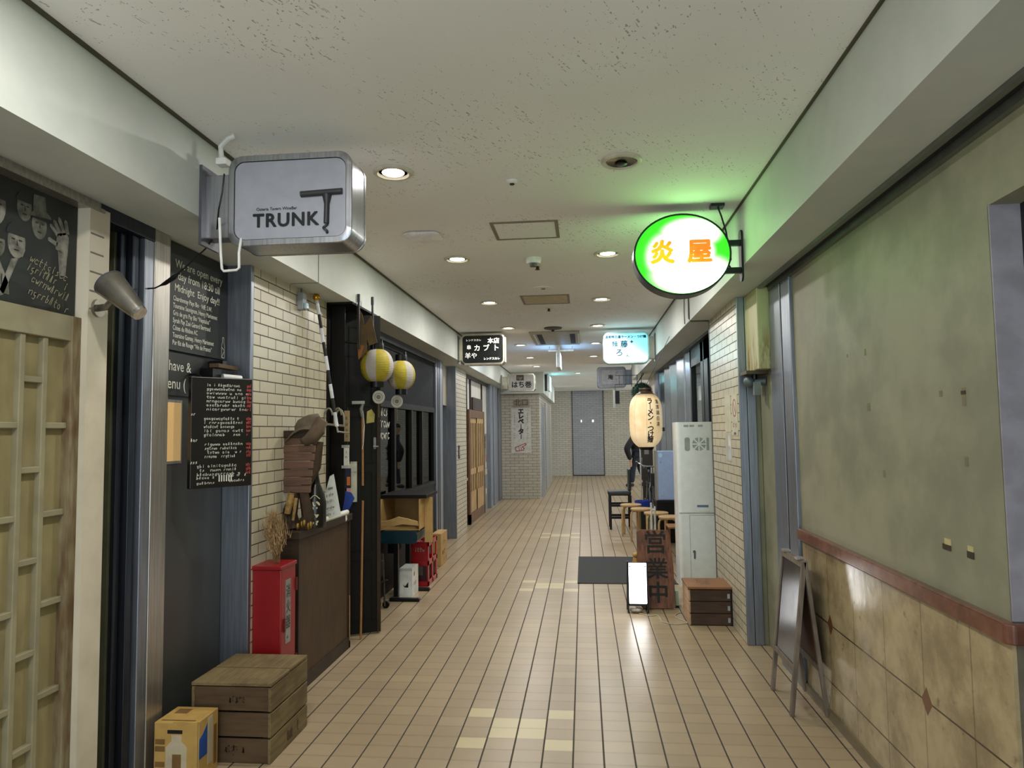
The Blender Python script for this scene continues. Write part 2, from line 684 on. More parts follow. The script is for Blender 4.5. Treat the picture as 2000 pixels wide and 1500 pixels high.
M_brown = wood('brown_board', '#3b2a1a', '#4e3a24', 0.55, (8, 8, 1.2))
M_crate = wood('weathered_crate_wood', '#5e4c33', '#80704a', 0.7, (14, 1.5, 14))
M_crate2 = wood('weathered_crate_end', '#463624', '#5c4832', 0.7, (1.5, 14, 14))
M_card = mat('cardboard', '#b28f58', 0.75, var=0.08)
M_pine = wood('pine_wood', '#a5814f', '#bd9c66', 0.5, (14, 14, 2))
M_ply = wood('plywood', '#a8875a', '#c2a273', 0.45, (6, 6, 6))
M_red = mat('red_enamel', '#8a1418', 0.35, var=0.06)
M_chalk = mat('chalk_white', '#c9c9bd', 0.9)
M_board = mat('chalkboard', '#1d211e', 0.55, var=0.3, vs=5)
M_gold = mat('gold', '#c79a35', 0.2, 1.0)

# ------------------------------------------------------------------ the setting
Y0, Y1 = -1.7, 23.5
struct(bx(-5, 5.2, Y0, Y1, -0.1, 0).obj('floor', M_floor, world=True))
struct(bx(-5, 5.2, Y0, Y1, CZ, CZ + 0.1).obj('ceiling', M_ceil, world=True))
# side beams (bulkheads) with the dark shadow gap along the ceiling
bl = struct(bx(-2.7, XL, Y0, 15.74, SZ, CZ).obj('trim_1', M_beam, world=True))
br = struct(bx(XR, 2.2, Y0, 13.6, SZ, CZ).obj('trim_2', M_beam, world=True))
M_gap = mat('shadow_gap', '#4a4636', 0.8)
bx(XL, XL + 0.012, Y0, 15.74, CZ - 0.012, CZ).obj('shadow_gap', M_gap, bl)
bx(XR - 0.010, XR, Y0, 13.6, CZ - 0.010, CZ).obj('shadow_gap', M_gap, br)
M_seam = mat('panel_seam', '#6f6e62', 0.8)
b = B()
b.box(XL, XL + 0.002, 4.185, 4.192, SZ, 2.63).box(-1.79, XL, 4.185, 4.192, SZ - 0.002, SZ)
b.obj('panel_seam', M_seam, bl)
# end of the passage behind the photographer
b = B()
b.box(-5, -1.9, Y0 - 0.1, Y0, 0, CZ).box(1.3, 5.2, Y0 - 0.1, Y0, 0, CZ).box(-1.9, 1.3, Y0 - 0.1, Y0, 2.6, CZ)
struct(b.obj('wall_back', M_white_wall, world=True))

# --- left wall, near shop
WN = -1.90
struct(bx(-2.3, -2.04, Y0, 3.7, 0, SZ).obj('wall_left', M_dark, world=True))
t8 = bx(-2.3, WN, Y0, 1.0, 0, SZ).obj('wall_left_near', M_white_wall, world=True)
struct(t8)
t3 = B()
t3.box(-1.985, WN, 1.0, 2.60, 2.405, SZ).box(-1.985, WN + 0.02, 1.0, 2.60, 2.385, 2.40)
struct(t3.obj('trim_3', M_silver, world=True))
struct(bx(-1.99, -1.90, 2.60, 2.962, 2.37, SZ).obj('trim_4', M_steel_d, world=True))

# old lattice door, panels staggered between the muntins
M_lat = mat('olive_cream_paint', '#8b8468', 0.55, var=0.14, vs=6)
M_latp = wood('yellowed_panel', '#857a56', '#9c8f68', 0.5, (2, 2, 1), 6.0)
M_rust = wood('rusty_stile', '#5b452c', '#8d8265', 0.65, (9, 9, 1.5))
dr = bpy.data.objects.new('door_1', None)
COL.objects.link(dr)
dr['_org'] = [-1.95, 2.0, 0]
dr.location = (-1.95, 2.0, 0)
struct(dr)
bx(-1.965, -1.945, 1.0, 2.52, 0.0, 1.93).obj('panel', M_latp, dr)
fr = B()
fr.box(-1.95, -1.915, 1.0, 2.50, 1.86, 1.955).box(-1.95, -1.915, 1.0, 2.50, 0.0, 0.09)
mt = B()
edges = [1.02, 1.13, 1.24, 1.35, 1.46, 1.57, 1.68, 1.79, 1.90, 2.01, 2.135, 2.255, 2.36, 2.475]
for i, y in enumerate(edges[:-1]):
    mt.box(-1.947, -1.922, y - 0.011, y + 0.011, 0.09, 1.86)
    ph = 0.162 if i % 2 else 0.0
    for k in range(7):
        z = 0.27 + ph + k * 0.318
        if z < 1.80:
            mt.box(-1.947, -1.924, y, edges[i + 1], z - 0.011, z + 0.011)
mt.obj('lattice', M_lat, dr, bev=0.003)
fr.obj('door_frame', M_lat, dr, bev=0.003)
bx(-1.95, -1.91, 2.475, 2.545, 0.0, 1.955).obj('door_stile', M_rust, dr, bev=0.004)

# cream mortar-lined post, dark glazed slot, steel frames
M_strip = plaster_mat('cream_post_paint', '#b7ad98', '#cbc2ad', 0.5)
po = struct(bx(-2.02, -1.885, 2.52, 2.635, 0, 2.40).obj('trim_5', M_strip, world=True))
b = B()
for z in (1.99, 2.06, 2.135, 2.21, 2.285):
    b.box(-1.886, -1.8835, 2.525, 2.60, z, z + 0.006)
b.obj('mortar_line', M_seam, po)
ds = struct(bx(-2.02, -2.00, 2.635, 2.80, 0, 2.37).obj('wall_left_slot', mat('slot_board', '#10130f', 0.4), world=True))
b = B()
for k in range(15):
    z = 0.55 + k * 0.105
    b.scribble((-1.9985, 2.70, z), LU, FZ, 0.075, 0.05, 3, 0.12)
b.obj('chalk_marks', mat('faded_chalk', '#5e6357', 0.9), ds)
bx(-2.0, -1.97, 2.785, 2.80, 0, 2.37).obj('glazing_bead', mat('olive_bead', '#4b4c3a', 0.5), ds)
for a, c, x in ((2.80, 2.835, -1.95), (2.845, 2.885, -1.925), (2.90, 2.965, -1.905)):
    struct(bx(-2.02, x, a, c, 0, 2.37).obj('trim_6', M_steel_d if a < 2.89 else M_steel, world=True, bev=0.003))
struct(bx(-2.02, -1.90, 2.965, 3.085, 0, SZ).obj('trim_7', M_silver, world=True, bev=0.004))
# charcoal panel door between the silver strip and the blue post
d2 = struct(bx(-2.0, -1.955, 3.085, 3.70, 0, SZ).obj('door_2', mat('charcoal_panel', '#3a3b38', 0.32, var=0.06, vs=3), world=True))
b = B()
b.box(-1.957, -1.950, 3.135, 3.285, 1.365, 1.67)
b.obj('window_surround', M_silver, d2)
bx(-1.952, -1.947, 3.145, 3.272, 1.378, 1.657).obj('small_window', glow('amber_window', '#c9a46a', 0.35), d2)
# blue steel post and cream brick pillar
struct(bx(-1.955, -1.80, 3.685, 3.72, 0, SZ).obj('trim_8', M_steel, world=True, bev=0.003))
struct(bx(-2.3, -1.80, 3.72, 4.83, 0, SZ).obj('wall_left_pillar', M_cream, world=True))

# --- left shop with the black front
struct(bx(-2.3, -1.80, 4.83, 5.32, 0, SZ).obj('wall_left_black', M_black, world=True))
struct(bx(-3.6, -3.5, 5.32, 9.94, 0, SZ).obj('wall_left_shop', mat('shop_interior', '#2c2a26', 0.8), world=True))
struct(bx(-3.5, -1.86, 9.2, 9.3, 0, SZ).obj('wall_left_shop_end', mat('shop_interior', '#2c2a26'), world=True))
struct(bx(-3.5, -2.3, 5.25, 5.32, 0, SZ).obj('wall_left_shop_near', mat('shop_interior', '#2c2a26'), world=True))
w1 = bpy.data.objects.new('window_1', None)
COL.objects.link(w1)
w1.location = (-1.87, 7.2, 0)
w1['_org'] = [-1.87, 7.2, 0]
struct(w1)
M_tran = mat('dark_transom', '#15191a', 0.6, spec=0.08, var=0.1)
bx(-1.92, -1.86, 5.32, 8.75, 1.80, 2.36).obj('transom_panel', M_tran, w1)
bx(-1.93, -1.84, 5.32, 8.80, 2.36, SZ).obj('head_rail', M_steel_d, w1)
bx(-1.92, -1.85, 5.32, 8.75, 1.74, 1.80).obj('mid_rail', M_black, w1)
bx(-1.92, -1.86, 5.32, 8.75, 0.0, 0.86).obj('lower_panel', M_black, w1)
bx(-1.93, -1.84, 5.32, 8.75, 0.86, 0.90).obj('window_sill', M_black, w1)
for y in (5.32, 6.85, 7.55, 8.05, 8.69):
    bx(-1.915, -1.855, y, y + 0.06, 0.9, 1.74).obj('mullion', M_black, w1)
bx(-1.895, -1.889, 5.38, 8.7, 0.90, 1.74).obj('pane', glass_mat('dark_glass', (0.30, 0.32, 0.33, 1), 0.17), w1)
for a, c in ((8.76, 8.84), (8.87, 8.98), (9.02, 9.18)):
    struct(bx(-1.95, -1.84, a, c, 0, SZ).obj('trim_9', M_steel_d if a > 8.8 and a < 9 else M_steel, world=True, bev=0.003))
b = B()
for r_ in range(3):
    b.scribble((-1.886, 6.42, 1.66 - r_ * 0.11), LU, FZ, 0.36, 0.085, 5, 0.14)
b.obj('pane_writing', M_chalk, w1)
# grey service bay and second pillar
sb = struct(bx(-2.3, -2.04, 9.3, 9.95, 0, SZ).obj('wall_left_bay', mat('grey_bay', '#8f8c84', 0.6), world=True))
bx(-2.04, -1.93, 9.35, 9.93, 1.87, SZ).obj('service_box', M_strip, sb)
struct(bx(-2.04, -1.80, 9.93, 9.97, 0, SZ).obj('trim_10', M_steel, world=True, bev=0.003))
struct(bx(-2.3, -1.80, 9.97, 10.83, 0, SZ).obj('wall_left_pillar_two', M_cream, world=True))
# --- second left shop: white front with wooden sliding doors
ws = struct(bx(-2.1, -1.90, 10.83, 13.85, 0, SZ).obj('wall_left_white', M_white_wall, world=True))
b = B()
for y in (10.84, 11.35, 11.75, 13.08):
    b.box(-1.905, -1.875, y, y + 0.05, 0.0, SZ)
b.box(-1.905, -1.87, 10.83, 13.85, 2.37, SZ)
b.obj('dark_stud', M_dwood, ws)
bx(-1.902, -1.89, 10.89, 13.85, 0.0, 0.72).obj('grey_dado', mat('grey_dado', '#77756d', 0.6), ws)
d3 = bpy.data.objects.new('door_3', None)
COL.objects.link(d3)
d3.location = (-1.87, 12.2, 0)
d3['_org'] = [-1.87, 12.2, 0]
struct(d3)
M_dfr = wood('door_frame_wood', '#5a3b22', '#744f2f', 0.5, (10, 10, 1.5))
b = B()
b.box(-1.90, -1.84, 11.38, 13.12, 1.73, 1.86).box(-1.90, -1.84, 11.38, 11.50, 0, 1.73).box(-1.90, -1.84, 13.05, 13.12, 0, 1.73).box(-1.90, -1.84, 11.38, 13.12, 0, 0.16)
b.obj('door_frame', M_dfr, d3)
for a, c, x in ((11.50, 12.30, -1.865), (12.25, 13.05, -1.85)):
    f = B()
    n = 4
    wd = (c - a)
    for k in range(n):
        y = a + (wd - 0.07) * k / (n - 1)
        f.box(x - 0.02, x, y, y + 0.07, 0.16, 1.73)
    f.box(x - 0.019, x - 0.001, a, c, 0.16, 0.50).box(x - 0.019, x - 0.001, a, c, 0.78, 0.88).box(x - 0.019, x - 0.001, a, c, 1.64, 1.73)
    f.obj('door_leaf', M_pine, d3)
    bx(x - 0.017, x - 0.012, a, c, 0.5, 1.66).obj('door_glass', mat('lattice_glass', '#574a38', 0.3), d3)
# double steel frame, then the brick block that juts out with the lift lobby beyond
for a, c in ((13.85, 14.2), (14.35, 15.0), (15.25, 15.74)):
    struct(bx(-1.95, -1.82, a, c, 0, SZ).obj('trim_11', M_steel, world=True, bev=0.004))
struct(bx(-2.1, -1.93, 13.85, 15.74, 0, SZ).obj('wall_left_frame_back', M_dark, world=True))
wl = struct(bx(-2.6, -0.974, 15.74, 21.4, 0, 2.32).obj('wall_left_block', M_grey_brick, world=True))
bx(-0.975, -0.955, 16.0, 17.3, 0, 2.12).obj('lift_frame', M_silver, wl)
bx(-0.957, -0.945, 16.12, 17.2, 0, 2.05).obj('lift_door', M_steel, wl)
bx(-0.975, -0.955, 18.0, 20.5, 0, 2.2).obj('lobby_door', mat('lobby_grey', '#8d8a84', 0.5), wl)
struct(bx(-2.7, -0.86, 15.60, 21.4, 2.32, CZ).obj('trim_12', M_beam, world=True))
# far end wall with the flush grey door
struct(bx(-5, 5.2, 23.5, 23.6, 0, CZ).obj('wall_far', M_grey_brick, world=True))
d4 = struct(bx(-0.36, 0.65, 23.475, 23.5, 0.0, 2.81 - 0.03).obj('door_4', brick('tiled_door', '#8f9194', '#5f6164', 0.28), world=True))
b = B()
b.box(-0.375, -0.355, 23.465, 23.5, 0, CZ).box(0.645, 0.665, 23.465, 23.5, 0, CZ).box(-0.36, 0.65, 23.47, 23.5, 0, 0.03)
b.obj('door_jamb', M_blackm, d4)
bx(-0.09, -0.055, 23.46, 23.474, 1.75, 1.83).obj('pictogram_light', glow('pictogram', '#e8f4ff', 0.9), d4)
bx(0.28, 0.335, 23.46, 23.474, 1.75, 1.83).obj('pictogram_light', glow('pictogram', '#e8f4ff', 0.9), d4)
struct(bx(-5, -4.9, 21.4, 23.5, 0, CZ).obj('wall_left_far', M_grey_brick, world=True))

# --- right wall, near: stained plaster over a marble wainscot
wr = struct(bx(1.246, 1.6, 2.27, 5.165, 0, SZ).obj('wall_right', M_plaster, world=True))
struct(bx(1.246, 1.6, Y0, 2.27, 2.17, SZ).obj('wall_right_head', M_plaster, world=True))
struct(bx(1.246, 1.6, Y0, 0.9, 0, 2.17).obj('wall_right_near', M_plaster, world=True))
struct(bx(1.335, 1.42, 0.9, 2.27, 0, 2.17).obj('door_5', mat('black_door', '#0f1312', 0.5), world=True))
struct(bx(1.246, 1.335, 2.262, 2.272, 0.92, 2.17).obj('trim_13', mat('lilac_reveal', '#918d95', 0.55), world=True))
ma = struct(bx(1.238, 1.25, 2.262, 4.27, 0.0, 0.86).obj('wall_right_wainscot', marble_mat(), world=True))
struct(bx(1.25, 1.335, 2.258, 2.272, 0, 0.86).obj('trim_14', mat('grey_stone', '#6b6356', 0.4), world=True))
b = B()
b.prism([(1.212, -4.28), (1.25, -4.28), (1.25, -2.262), (1.335, -2.262), (1.335, -2.232), (1.232, -2.232), (1.212, -2.252)], (0, 0, 0.857), FX, RU, 0.061)
struct(b.obj('trim_15', M_rail, world=True, bev=0.006))
struct(bx(1.225, 1.25, 2.262, 4.27, 0, 0.05).obj('baseboard_right', mat('stone_skirting', '#6f634b', 0.4), world=True))
# shutter track along the soffit
b = B()
b.box(1.16, 1.185, Y0, 4.76, SZ - 0.018, SZ).box(1.222, 1.247, Y0, 4.76, SZ - 0.035, SZ)
struct(b.obj('trim_16', mat('track_grey', '#6e716b', 0.35, 0.5), world=True))
struct(bx(1.185, 1.222, Y0, 4.76, SZ - 0.006, SZ - 0.001).obj('trim_17', M_dark, world=True))
# patches and scars on the plaster
b = B()
for y, z, w, h in ((3.474, 1.832, 0.012, 0.014), (3.26, 1.826, 0.014, 0.03), (3.25, 1.583, 0.03, 0.035), (2.614, 1.61, 0.02, 0.02), (2.464, 1.592, 0.022, 0.06), (3.12, 1.30, 0.02, 0.03), (2.47, 1.38, 0.02, 0.03)):
    b.box(1.2445, 1.247, y - w / 2, y + w / 2, z - h / 2, z + h / 2)
b.obj('tape_scar', mat('old_tape', '#7c7458', 0.7), wr)
b = B()
b.box(1.243, 1.247, 2.60, 2.655, 1.068, 1.087).box(1.243, 1.247, 2.455, 2.495, 1.066, 1.088).box(1.243, 1.247, 2.452, 2.478, 1.60, 1.612)
b.obj('adhesive_mark', mat('brown_adhesive', '#3a2c1c', 0.7), wr)
b = B()
b.box(1.2435, 1.247, 2.598, 2.64, 1.087, 1.108).box(1.2435, 1.247, 2.458, 2.49, 1.088, 1.106)
b.obj('paint_chip', mat('yellow_chip', '#b2a878', 0.7), wr)
# shutter guide rails, and the steel post in front of the brick pillar
for a, c in ((4.30, 4.475), (4.51, 4.76)):
    struct(bx(1.225, 1.25, a, c, 0, SZ - 0.035).obj('trim_18', M_steel, world=True, bev=0.004))
struct(bx(1.232, 1.25, 4.475, 4.51, 0, SZ - 0.035).obj('trim_19', M_dark, world=True))
b = B()
b.box(1.098, 1.150, 5.135, 5.16, 0, SZ).box(1.154, 1.212, 5.14, 5.16, 0, SZ)
struct(b.obj('trim_20', M_steel, world=True, bev=0.003))
struct(bx(1.098, 1.212, 5.16, 6.22, 0, SZ).obj('wall_right_pillar', M_cream, world=True))
struct(bx(1.096, 1.112, 6.22, 6.25, 0, SZ).obj('trim_21', M_blackm, world=True))
# right shop front: window, folded steel shutters, back of the recess
struct(bx(1.30, 1.6, 6.22, 7.2, 0, SZ).obj('wall_right_shop', mat('shop_interior', '#2c2a26'), world=True))
w2 = bpy.data.objects.new('window_2', None)
COL.objects.link(w2)
w2.location = (1.27, 7.8, 0)
w2['_org'] = [1.27, 7.8, 0]
struct(w2)
for a, c in ((7.2, 7.42), (7.46, 7.62), (8.28, 8.36)):
    bx(1.24, 1.30, a, c, 0, SZ - 0.02).obj('window_frame', M_steel_d if a < 8 else M_blackm, w2)
bx(1.24, 1.30, 7.62, 8.28, 0, 0.95).obj('lower_panel', M_steel_d, w2)
bx(1.24, 1.30, 7.2, 8.36, 2.2, SZ).obj('head_panel', M_steel_d, w2)
bx(1.268, 1.273, 7.62, 8.28, 0.95, 2.2).obj('pane', glass_mat('clear_glass', (0.8, 0.82, 0.8, 1), 0.3), w2)
struct(bx(2.2, 2.3, 7.2, 13.0, 0, SZ).obj('wall_right_shop_back', mat('warm_interior', '#4c453c', 0.7), world=True))
struct(bx(1.3, 2.2, 7.15, 7.25, 0, SZ).obj('wall_right_shop_side', mat('warm_interior', '#4c453c'), world=True))
M_shut = mat('shutter_steel', '#c3ccd6', 0.22, 0.92, var=0.05)
d6 = bpy.data.objects.new('door_6', None)
COL.objects.link(d6)
d6.location = (1.26, 9.9, 0)
d6['_org'] = [1.26, 9.9, 0]
struct(d6)
y = 8.36
k = 0
while y < 11.5:
    w_ = (0.30, 0.42, 0.36)[k % 3]
    a_, c_ = (0.0, 0.045) if k % 2 else (0.045, 0.0)
    B().prism([(1.225 + a_, -y), (1.225 + c_, -(y + w_ - 0.035)), (1.25 + c_, -(y + w_ - 0.035)), (1.25 + a_, -y)], (0, 0, 0.01), FX, RU, SZ - 0.04).obj('shutter_leaf', M_shut, d6, bev=0.004)
    y += w_
    k += 1
bx(1.275, 1.30, 8.36, 11.6, 0, SZ - 0.02).obj('shutter_back', M_blackm, d6)
struct(bx(1.19, 1.3, 6.25, 11.7, SZ - 0.03, SZ).obj('trim_22', M_steel_d, world=True))
struct(bx(1.2, 1.34, 11.6, 12.1, 0, SZ).obj('trim_23', M_steel, world=True, bev=0.005))
struct(bx(1.246, 1.5, 12.1, 13.6, 0, SZ).obj('wall_right_end', M_white_wall, world=True))
struct(bx(1.5, 5.2, 13.5, 13.6, 0, CZ).obj('wall_right_return', M_white_wall, world=True))
struct(bx(5.1, 5.2, 13.6, 23.5, 2.3, CZ).obj('wall_right_far', M_grey_brick, world=True))  # opening below this strip added to let daylight into the far end

# ------------------------------------------------------------------ ceiling fittings
M_ring = mat('fitting_cream', '#c9c3b2', 0.4)
M_lens = glow('lamp_lens', '#fff4e2', 14.0)
DY = (3.365, 5.157, 6.98, 8.76, 10.55, 12.4, 14.15)
ORD = ('first', 'second', 'third', 'fourth', 'fifth', 'sixth', 'seventh')


def downlight(x, y, label, lit=True, r=0.098):
    t = thing('downlight', label, 'ceiling light', (x, y, CZ), 'recessed downlights in two ceiling rows')
    B().lathe([(r, -0.001), (r, -0.008), (r * 0.93, -0.013), (r * 0.8, -0.013), (r * 0.74, -0.004), (r * 0.74, -0.001)], (x, y, CZ)).obj('trim_ring', M_ring, t, smooth=True)
    if lit:
        B().lathe([(1e-3, -0.006), (r * 0.56, -0.006), (r * 0.56, -0.004), (1e-3, -0.004)], (x, y, CZ)).obj('lamp_lens', M_lens, t)
        lp = lamp('lamp', (0, 0, -0.0125), LAMP_W, r * 1.12, parent=t)
    else:
        B().lathe([(1e-3, -0.002), (r * 0.3, -0.003), (r * 0.72, -0.008)], (x, y, CZ), caps=False).obj('reflector', mat('dim_reflector', '#5b5d4e', 0.2, 0.9), t, smooth=True)
        B().ball((x, y + 0.03, CZ - 0.006), (0.03, 0.03, 0.008)).obj('dark_bulb', M_blackm, t, smooth=True)
    return t


for i, y in enumerate(DY):
    downlight(-0.915, y, '%s lit round downlight in the left ceiling row, counted from the near end' % ORD[i])
downlight(0.206, DY[0], 'unlit round downlight with dark reflector, nearest in the right ceiling row', False)
for i, y in enumerate(DY[1:6]):
    downlight(0.2, y, '%s lit round downlight in the right ceiling row beyond the unlit one' % ORD[i], r=0.098)
downlight(-0.10, 16.03, 'small lit downlight alone near the far end of the ceiling', r=0.09)
for xx, yy in ((-0.2, 18.5), (0.9, 18.0), (0.3, 21.5), (2.6, 20.0), (2.6, 16.0), (-0.3, 21.0)):
    lamp('downlight_lamp', (xx, yy, CZ - 0.02), LAMP_W * 0.8)


def panel(x0, x1, y0, y1, label, m):
    t = thing('access_panel', label, 'access panel', ((x0 + x1) / 2, (y0 + y1) / 2, CZ))
    f = B()
    w = 0.022
    f.box(x0, x1, y0, y0 + w, CZ - 0.006, CZ).box(x0, x1, y1 - w, y1, CZ - 0.006, CZ).box(x0, x0 + w, y0 + w, y1 - w, CZ - 0.006, CZ).box(x1 - w, x1, y0 + w, y1 - w, CZ - 0.006, CZ)
    f.obj('frame', mat('bronze_frame', '#7b735f', 0.5), t)
    bx(x0 + w, x1 - w, y0 + w, y1 - w, CZ - 0.003, CZ).obj('hatch', m, t)


panel(-0.557, -0.133, 4.28, 4.68, 'square ceiling access panel with brown frame beside the white wireless unit', M_ceil)
panel(-0.583, -0.112, 6.69, 7.16, 'yellowed square access panel in the ceiling, farther along the passage', mat('yellowed_hatch', '#c2b596', 0.7))

t = thing('smoke_detector', 'small dark-rimmed round sensor on the ceiling between the first downlights', 'sensor', (-0.343, 3.57, CZ))
B().lathe([(0.03, 0), (0.03, -0.008), (0.022, -0.016), (1e-3, -0.016)], (-0.343, 3.57, CZ), 20).obj('cap', M_white, t, smooth=True)
B().lathe([(0.012, -0.016), (0.012, -0.021), (1e-3, -0.021)], (-0.343, 3.57, CZ), 12).obj('sensor_eye', M_blackm, t)
t = thing('smoke_detector', 'white dome smoke detector with dark ribs under the middle of the ceiling', 'smoke detector', (-0.35, 5.24, CZ))
B().lathe([(0.062, 0), (0.062, -0.015), (0.05, -0.04), (1e-3, -0.04)], (-0.35, 5.24, CZ)).obj('housing', M_white, t, smooth=True)
B().lathe([(0.028, -0.04), (0.028, -0.062), (1e-3, -0.062)], (-0.35, 5.24, CZ), 16).obj('sensor_cage', mat('sensor_grey', '#4d4c46', 0.5), t)
for x, y, lb in ((-0.335, 5.48, 'tiny dark sprinkler head just beyond the white smoke detector'), (-0.341, 7.43, 'tiny dark sprinkler head beyond the yellowed access panel')):
    t = thing('sprinkler', lb, 'sprinkler', (x, y, CZ))
    B().lathe([(0.035, 0), (0.03, -0.006), (1e-3, -0.006)], (x, y, CZ), 16).obj('plate', M_ring, t)
    B().lathe([(0.012, -0.006), (0.014, -0.03), (0.022, -0.032), (1e-3, -0.036)], (x, y, CZ), 12).obj('sprinkler_head', mat('bronze_dark', '#3d362a', 0.4, 0.6), t)
t = thing('ceiling_speaker', 'flat round speaker grille set flush in the ceiling', 'speaker', (-0.345, 6.37, CZ))
B().lathe([(0.1, 0), (0.1, -0.004), (0.085, -0.007), (1e-3, -0.007)], (-0.345, 6.37, CZ)).obj('grille', M_ceil, t)
B().lathe([(0.02, -0.007), (0.02, -0.011), (1e-3, -0.011)], (-0.34, 6.36, CZ), 12).obj('badge', mat('sensor_grey', '#4d4c46'), t)
t = thing('alarm_disc', 'dark round detector disc on the ceiling before the air-conditioning cassette', 'smoke detector', (-0.36, 8.87, CZ))
B().lathe([(0.115, 0), (0.11, -0.015), (0.03, -0.03), (1e-3, -0.032)], (-0.36, 8.87, CZ)).obj('disc', mat('dark_disc', '#4a463c', 0.5), t, smooth=True)
B().lathe([(0.02, -0.03), (0.014, -0.05), (1e-3, -0.05)], (-0.36, 8.87, CZ), 12).obj('sensor_tip', M_blackm, t)

t = thing('wireless_router', 'white oval wireless access unit with tiny lights on the ceiling', 'wireless router', (-1.02, 4.48, CZ))
b = B()
b.rings([[Vector((-1.02 + x, 4.48 + y, CZ - z)) for x, y in rrect(w, d, 0.06)] for w, d, z in ((0.20, 0.17, 0.0), (0.24, 0.2, 0.012), (0.24, 0.2, 0.02), (0.19, 0.16, 0.034))])
b.obj('housing', mat('router_white', '#ebe8ec', 0.4), t, smooth=True)
for k, m in enumerate(('#dfeee0', '#dfeee0', '#dfeee0', '#ff5a70')):
    bx(-1.055 + k * 0.024, -1.051 + k * 0.024, 4.381, 4.386, CZ - 0.022, CZ - 0.015).obj('status_light', glow('led' + m, m, 1.2), t)

t = thing('air_conditioner', 'square ceiling air-conditioning cassette with dark outlet slots', 'air conditioner', (-0.36, 9.86, CZ))
bx(-0.69, -0.03, 9.17, 10.56, CZ - 0.018, CZ).obj('fascia', mat('cassette_grey', '#a8a498', 0.5), t, bev=0.004)
for x in (-0.60, -0.16):
    bx(x, x + 0.07, 9.35, 10.4, CZ - 0.0195, CZ - 0.017).obj('outlet', M_dark, t)
for x in (-0.645, -0.055):
    bx(x, x + 0.02, 9.35, 10.4, CZ - 0.024, CZ - 0.017).obj('louvre', M_white, t)

# hanging way sign seen edge-on, lit on both faces
t = thing('exit_sign', 'thin way-out light sign hanging edge-on from the ceiling middle', 'sign', (-0.36, 10.6, CZ))
bx(-0.385, -0.33, 10.60, 11.25, 2.44, 2.68).obj('housing', M_white, t, bev=0.006)
for x in (-0.387, -0.3295):
    bx(x, x + 0.0015, 10.63, 11.22, 2.46, 2.66).obj('lit_face', glow('exit_face', '#8fc8ff', 9.0), t)
bx(-0.52, -0.13, 10.88, 10.91, 2.715, 2.735).obj('crossbar', M_ring, t)
for x in (-0.5, -0.15):
    bx(x - 0.006, x + 0.006, 10.885, 10.905, 2.735, CZ).obj('hanger', M_ring, t)
B().cyl((-0.358, 10.9, 2.68), (-0.358, 10.9, CZ), 0.022, n=14).obj('hanging_pole', M_white, t, smooth=True)
bx(-0.372, -0.343, 10.61, 10.64, 2.66, 2.70).obj('clip', M_ring, t)

# ------------------------------------------------------------------ projecting shop signs
def sign(label, cx, y0, cz, w, h, depth, m_body, m_face, side, wall_x, r=0.055, inset=0.022, name='projecting_sign', m_arm=None, gasket=None):
    t = thing(name, label, 'shop sign', (cx, y0, cz), 'projecting shop signs under the ceiling')
    B().prism(rrect(w, h, r), (cx, y0 + 0.012, cz), FX, FZ, depth - 0.024).obj('housing', m_body, t, smooth=True)
    for yy, d in ((y0, 0.016), (y0 + depth - 0.016, 0.016)):
        q = B()
        o_ = rrect(w + 0.004, h + 0.004, r)
        i_ = rrect(w - inset * 2, h - inset * 2, r * 0.75)
        q.rings([[Vector((cx + x, y, cz + z)) for x, z in p] for y, p in ((yy + d, o_), (yy + 0.003, o_), (yy, [(a * 0.985, c * 0.985) for a, c in o_]), (yy, i_), (yy + d, i_))], caps=False)
        q.obj('rim', m_body, t, smooth=True)
    fw, fh = w - inset * 2 - 0.006, h - inset * 2 - 0.006
    if gasket:
        B().prism(rrect(w - inset * 2 + 0.002, h - inset * 2 + 0.002, r * 0.75), (cx, y0 + 0.007, cz), FX, FZ, 0.004).obj('gasket', gasket, t)
    B().prism(rrect(fw, fh, r * 0.7), (cx, y0 + 0.004, cz), FX, FZ, 0.006).obj('face', m_face, t)
    B().prism(rrect(fw, fh, r * 0.7), (cx, y0 + depth - 0.003, cz), FX, FZ, 0.006).obj('rear_face', m_face, t)
    if side:
        a, c = sorted((wall_x, cx + side * w / 2))
        q = B()
        q.box(a, c, y0 + depth * 0.3, y0 + depth * 0.75, cz - h * 0.36, cz + h * 0.36)
        q.obj('mounting_arm', m_arm or m_body, t, bev=0.004)
        p = 0.012 * side
        a, c = sorted((wall_x, wall_x - p))
        bx(a, c, y0 + depth * 0.1, y0 + depth * 0.9, cz - h * 0.45, cz + h * 0.45).obj('wall_plate', mat('plate_grey', '#5d5f66', 0.4, 0.5), t)
    return t


# grey corkscrew sign, nearest on the left
M_tbody = steel_mat('sign_grey_metal', '#a6a8ae', 0.28, 0.85)
M_tface = mat('sign_pale_grey', '#9a9ca6', 0.42, var=0.05)
t = sign('large grey metal corkscrew sign of the wine bar, nearest on the left', -1.205, 2.80, 2.482, 0.535, 0.385, 0.185, M_tbody, M_tface, -1, XL, r=0.06, inset=0.024, gasket=M_blackm)
tx = B()
tx.text('TRUNK', 0.079, (-1.222, 2.803, 2.391), FX, FZ, bold=0.0022, depth=0.003, char=1.12)
tx.text('Osteria Tavern WineBar', 0.0185, (-1.262, 2.803, 2.442), FX, FZ, bold=0.0001, depth=0.001, wide=0.95)
tx.obj('lettering', mat('letter_black', '#111318', 0.35), t)
c = B()
c.cyl((-1.155, 2.797, 2.497), (-0.977, 2.797, 2.503), 0.0125, n=14)
c.tube([(-1.043, 2.797, 2.49), (-1.043, 2.797, 2.45), (-1.045, 2.797, 2.37)], [0.02, 0.011, 0.011], 12)
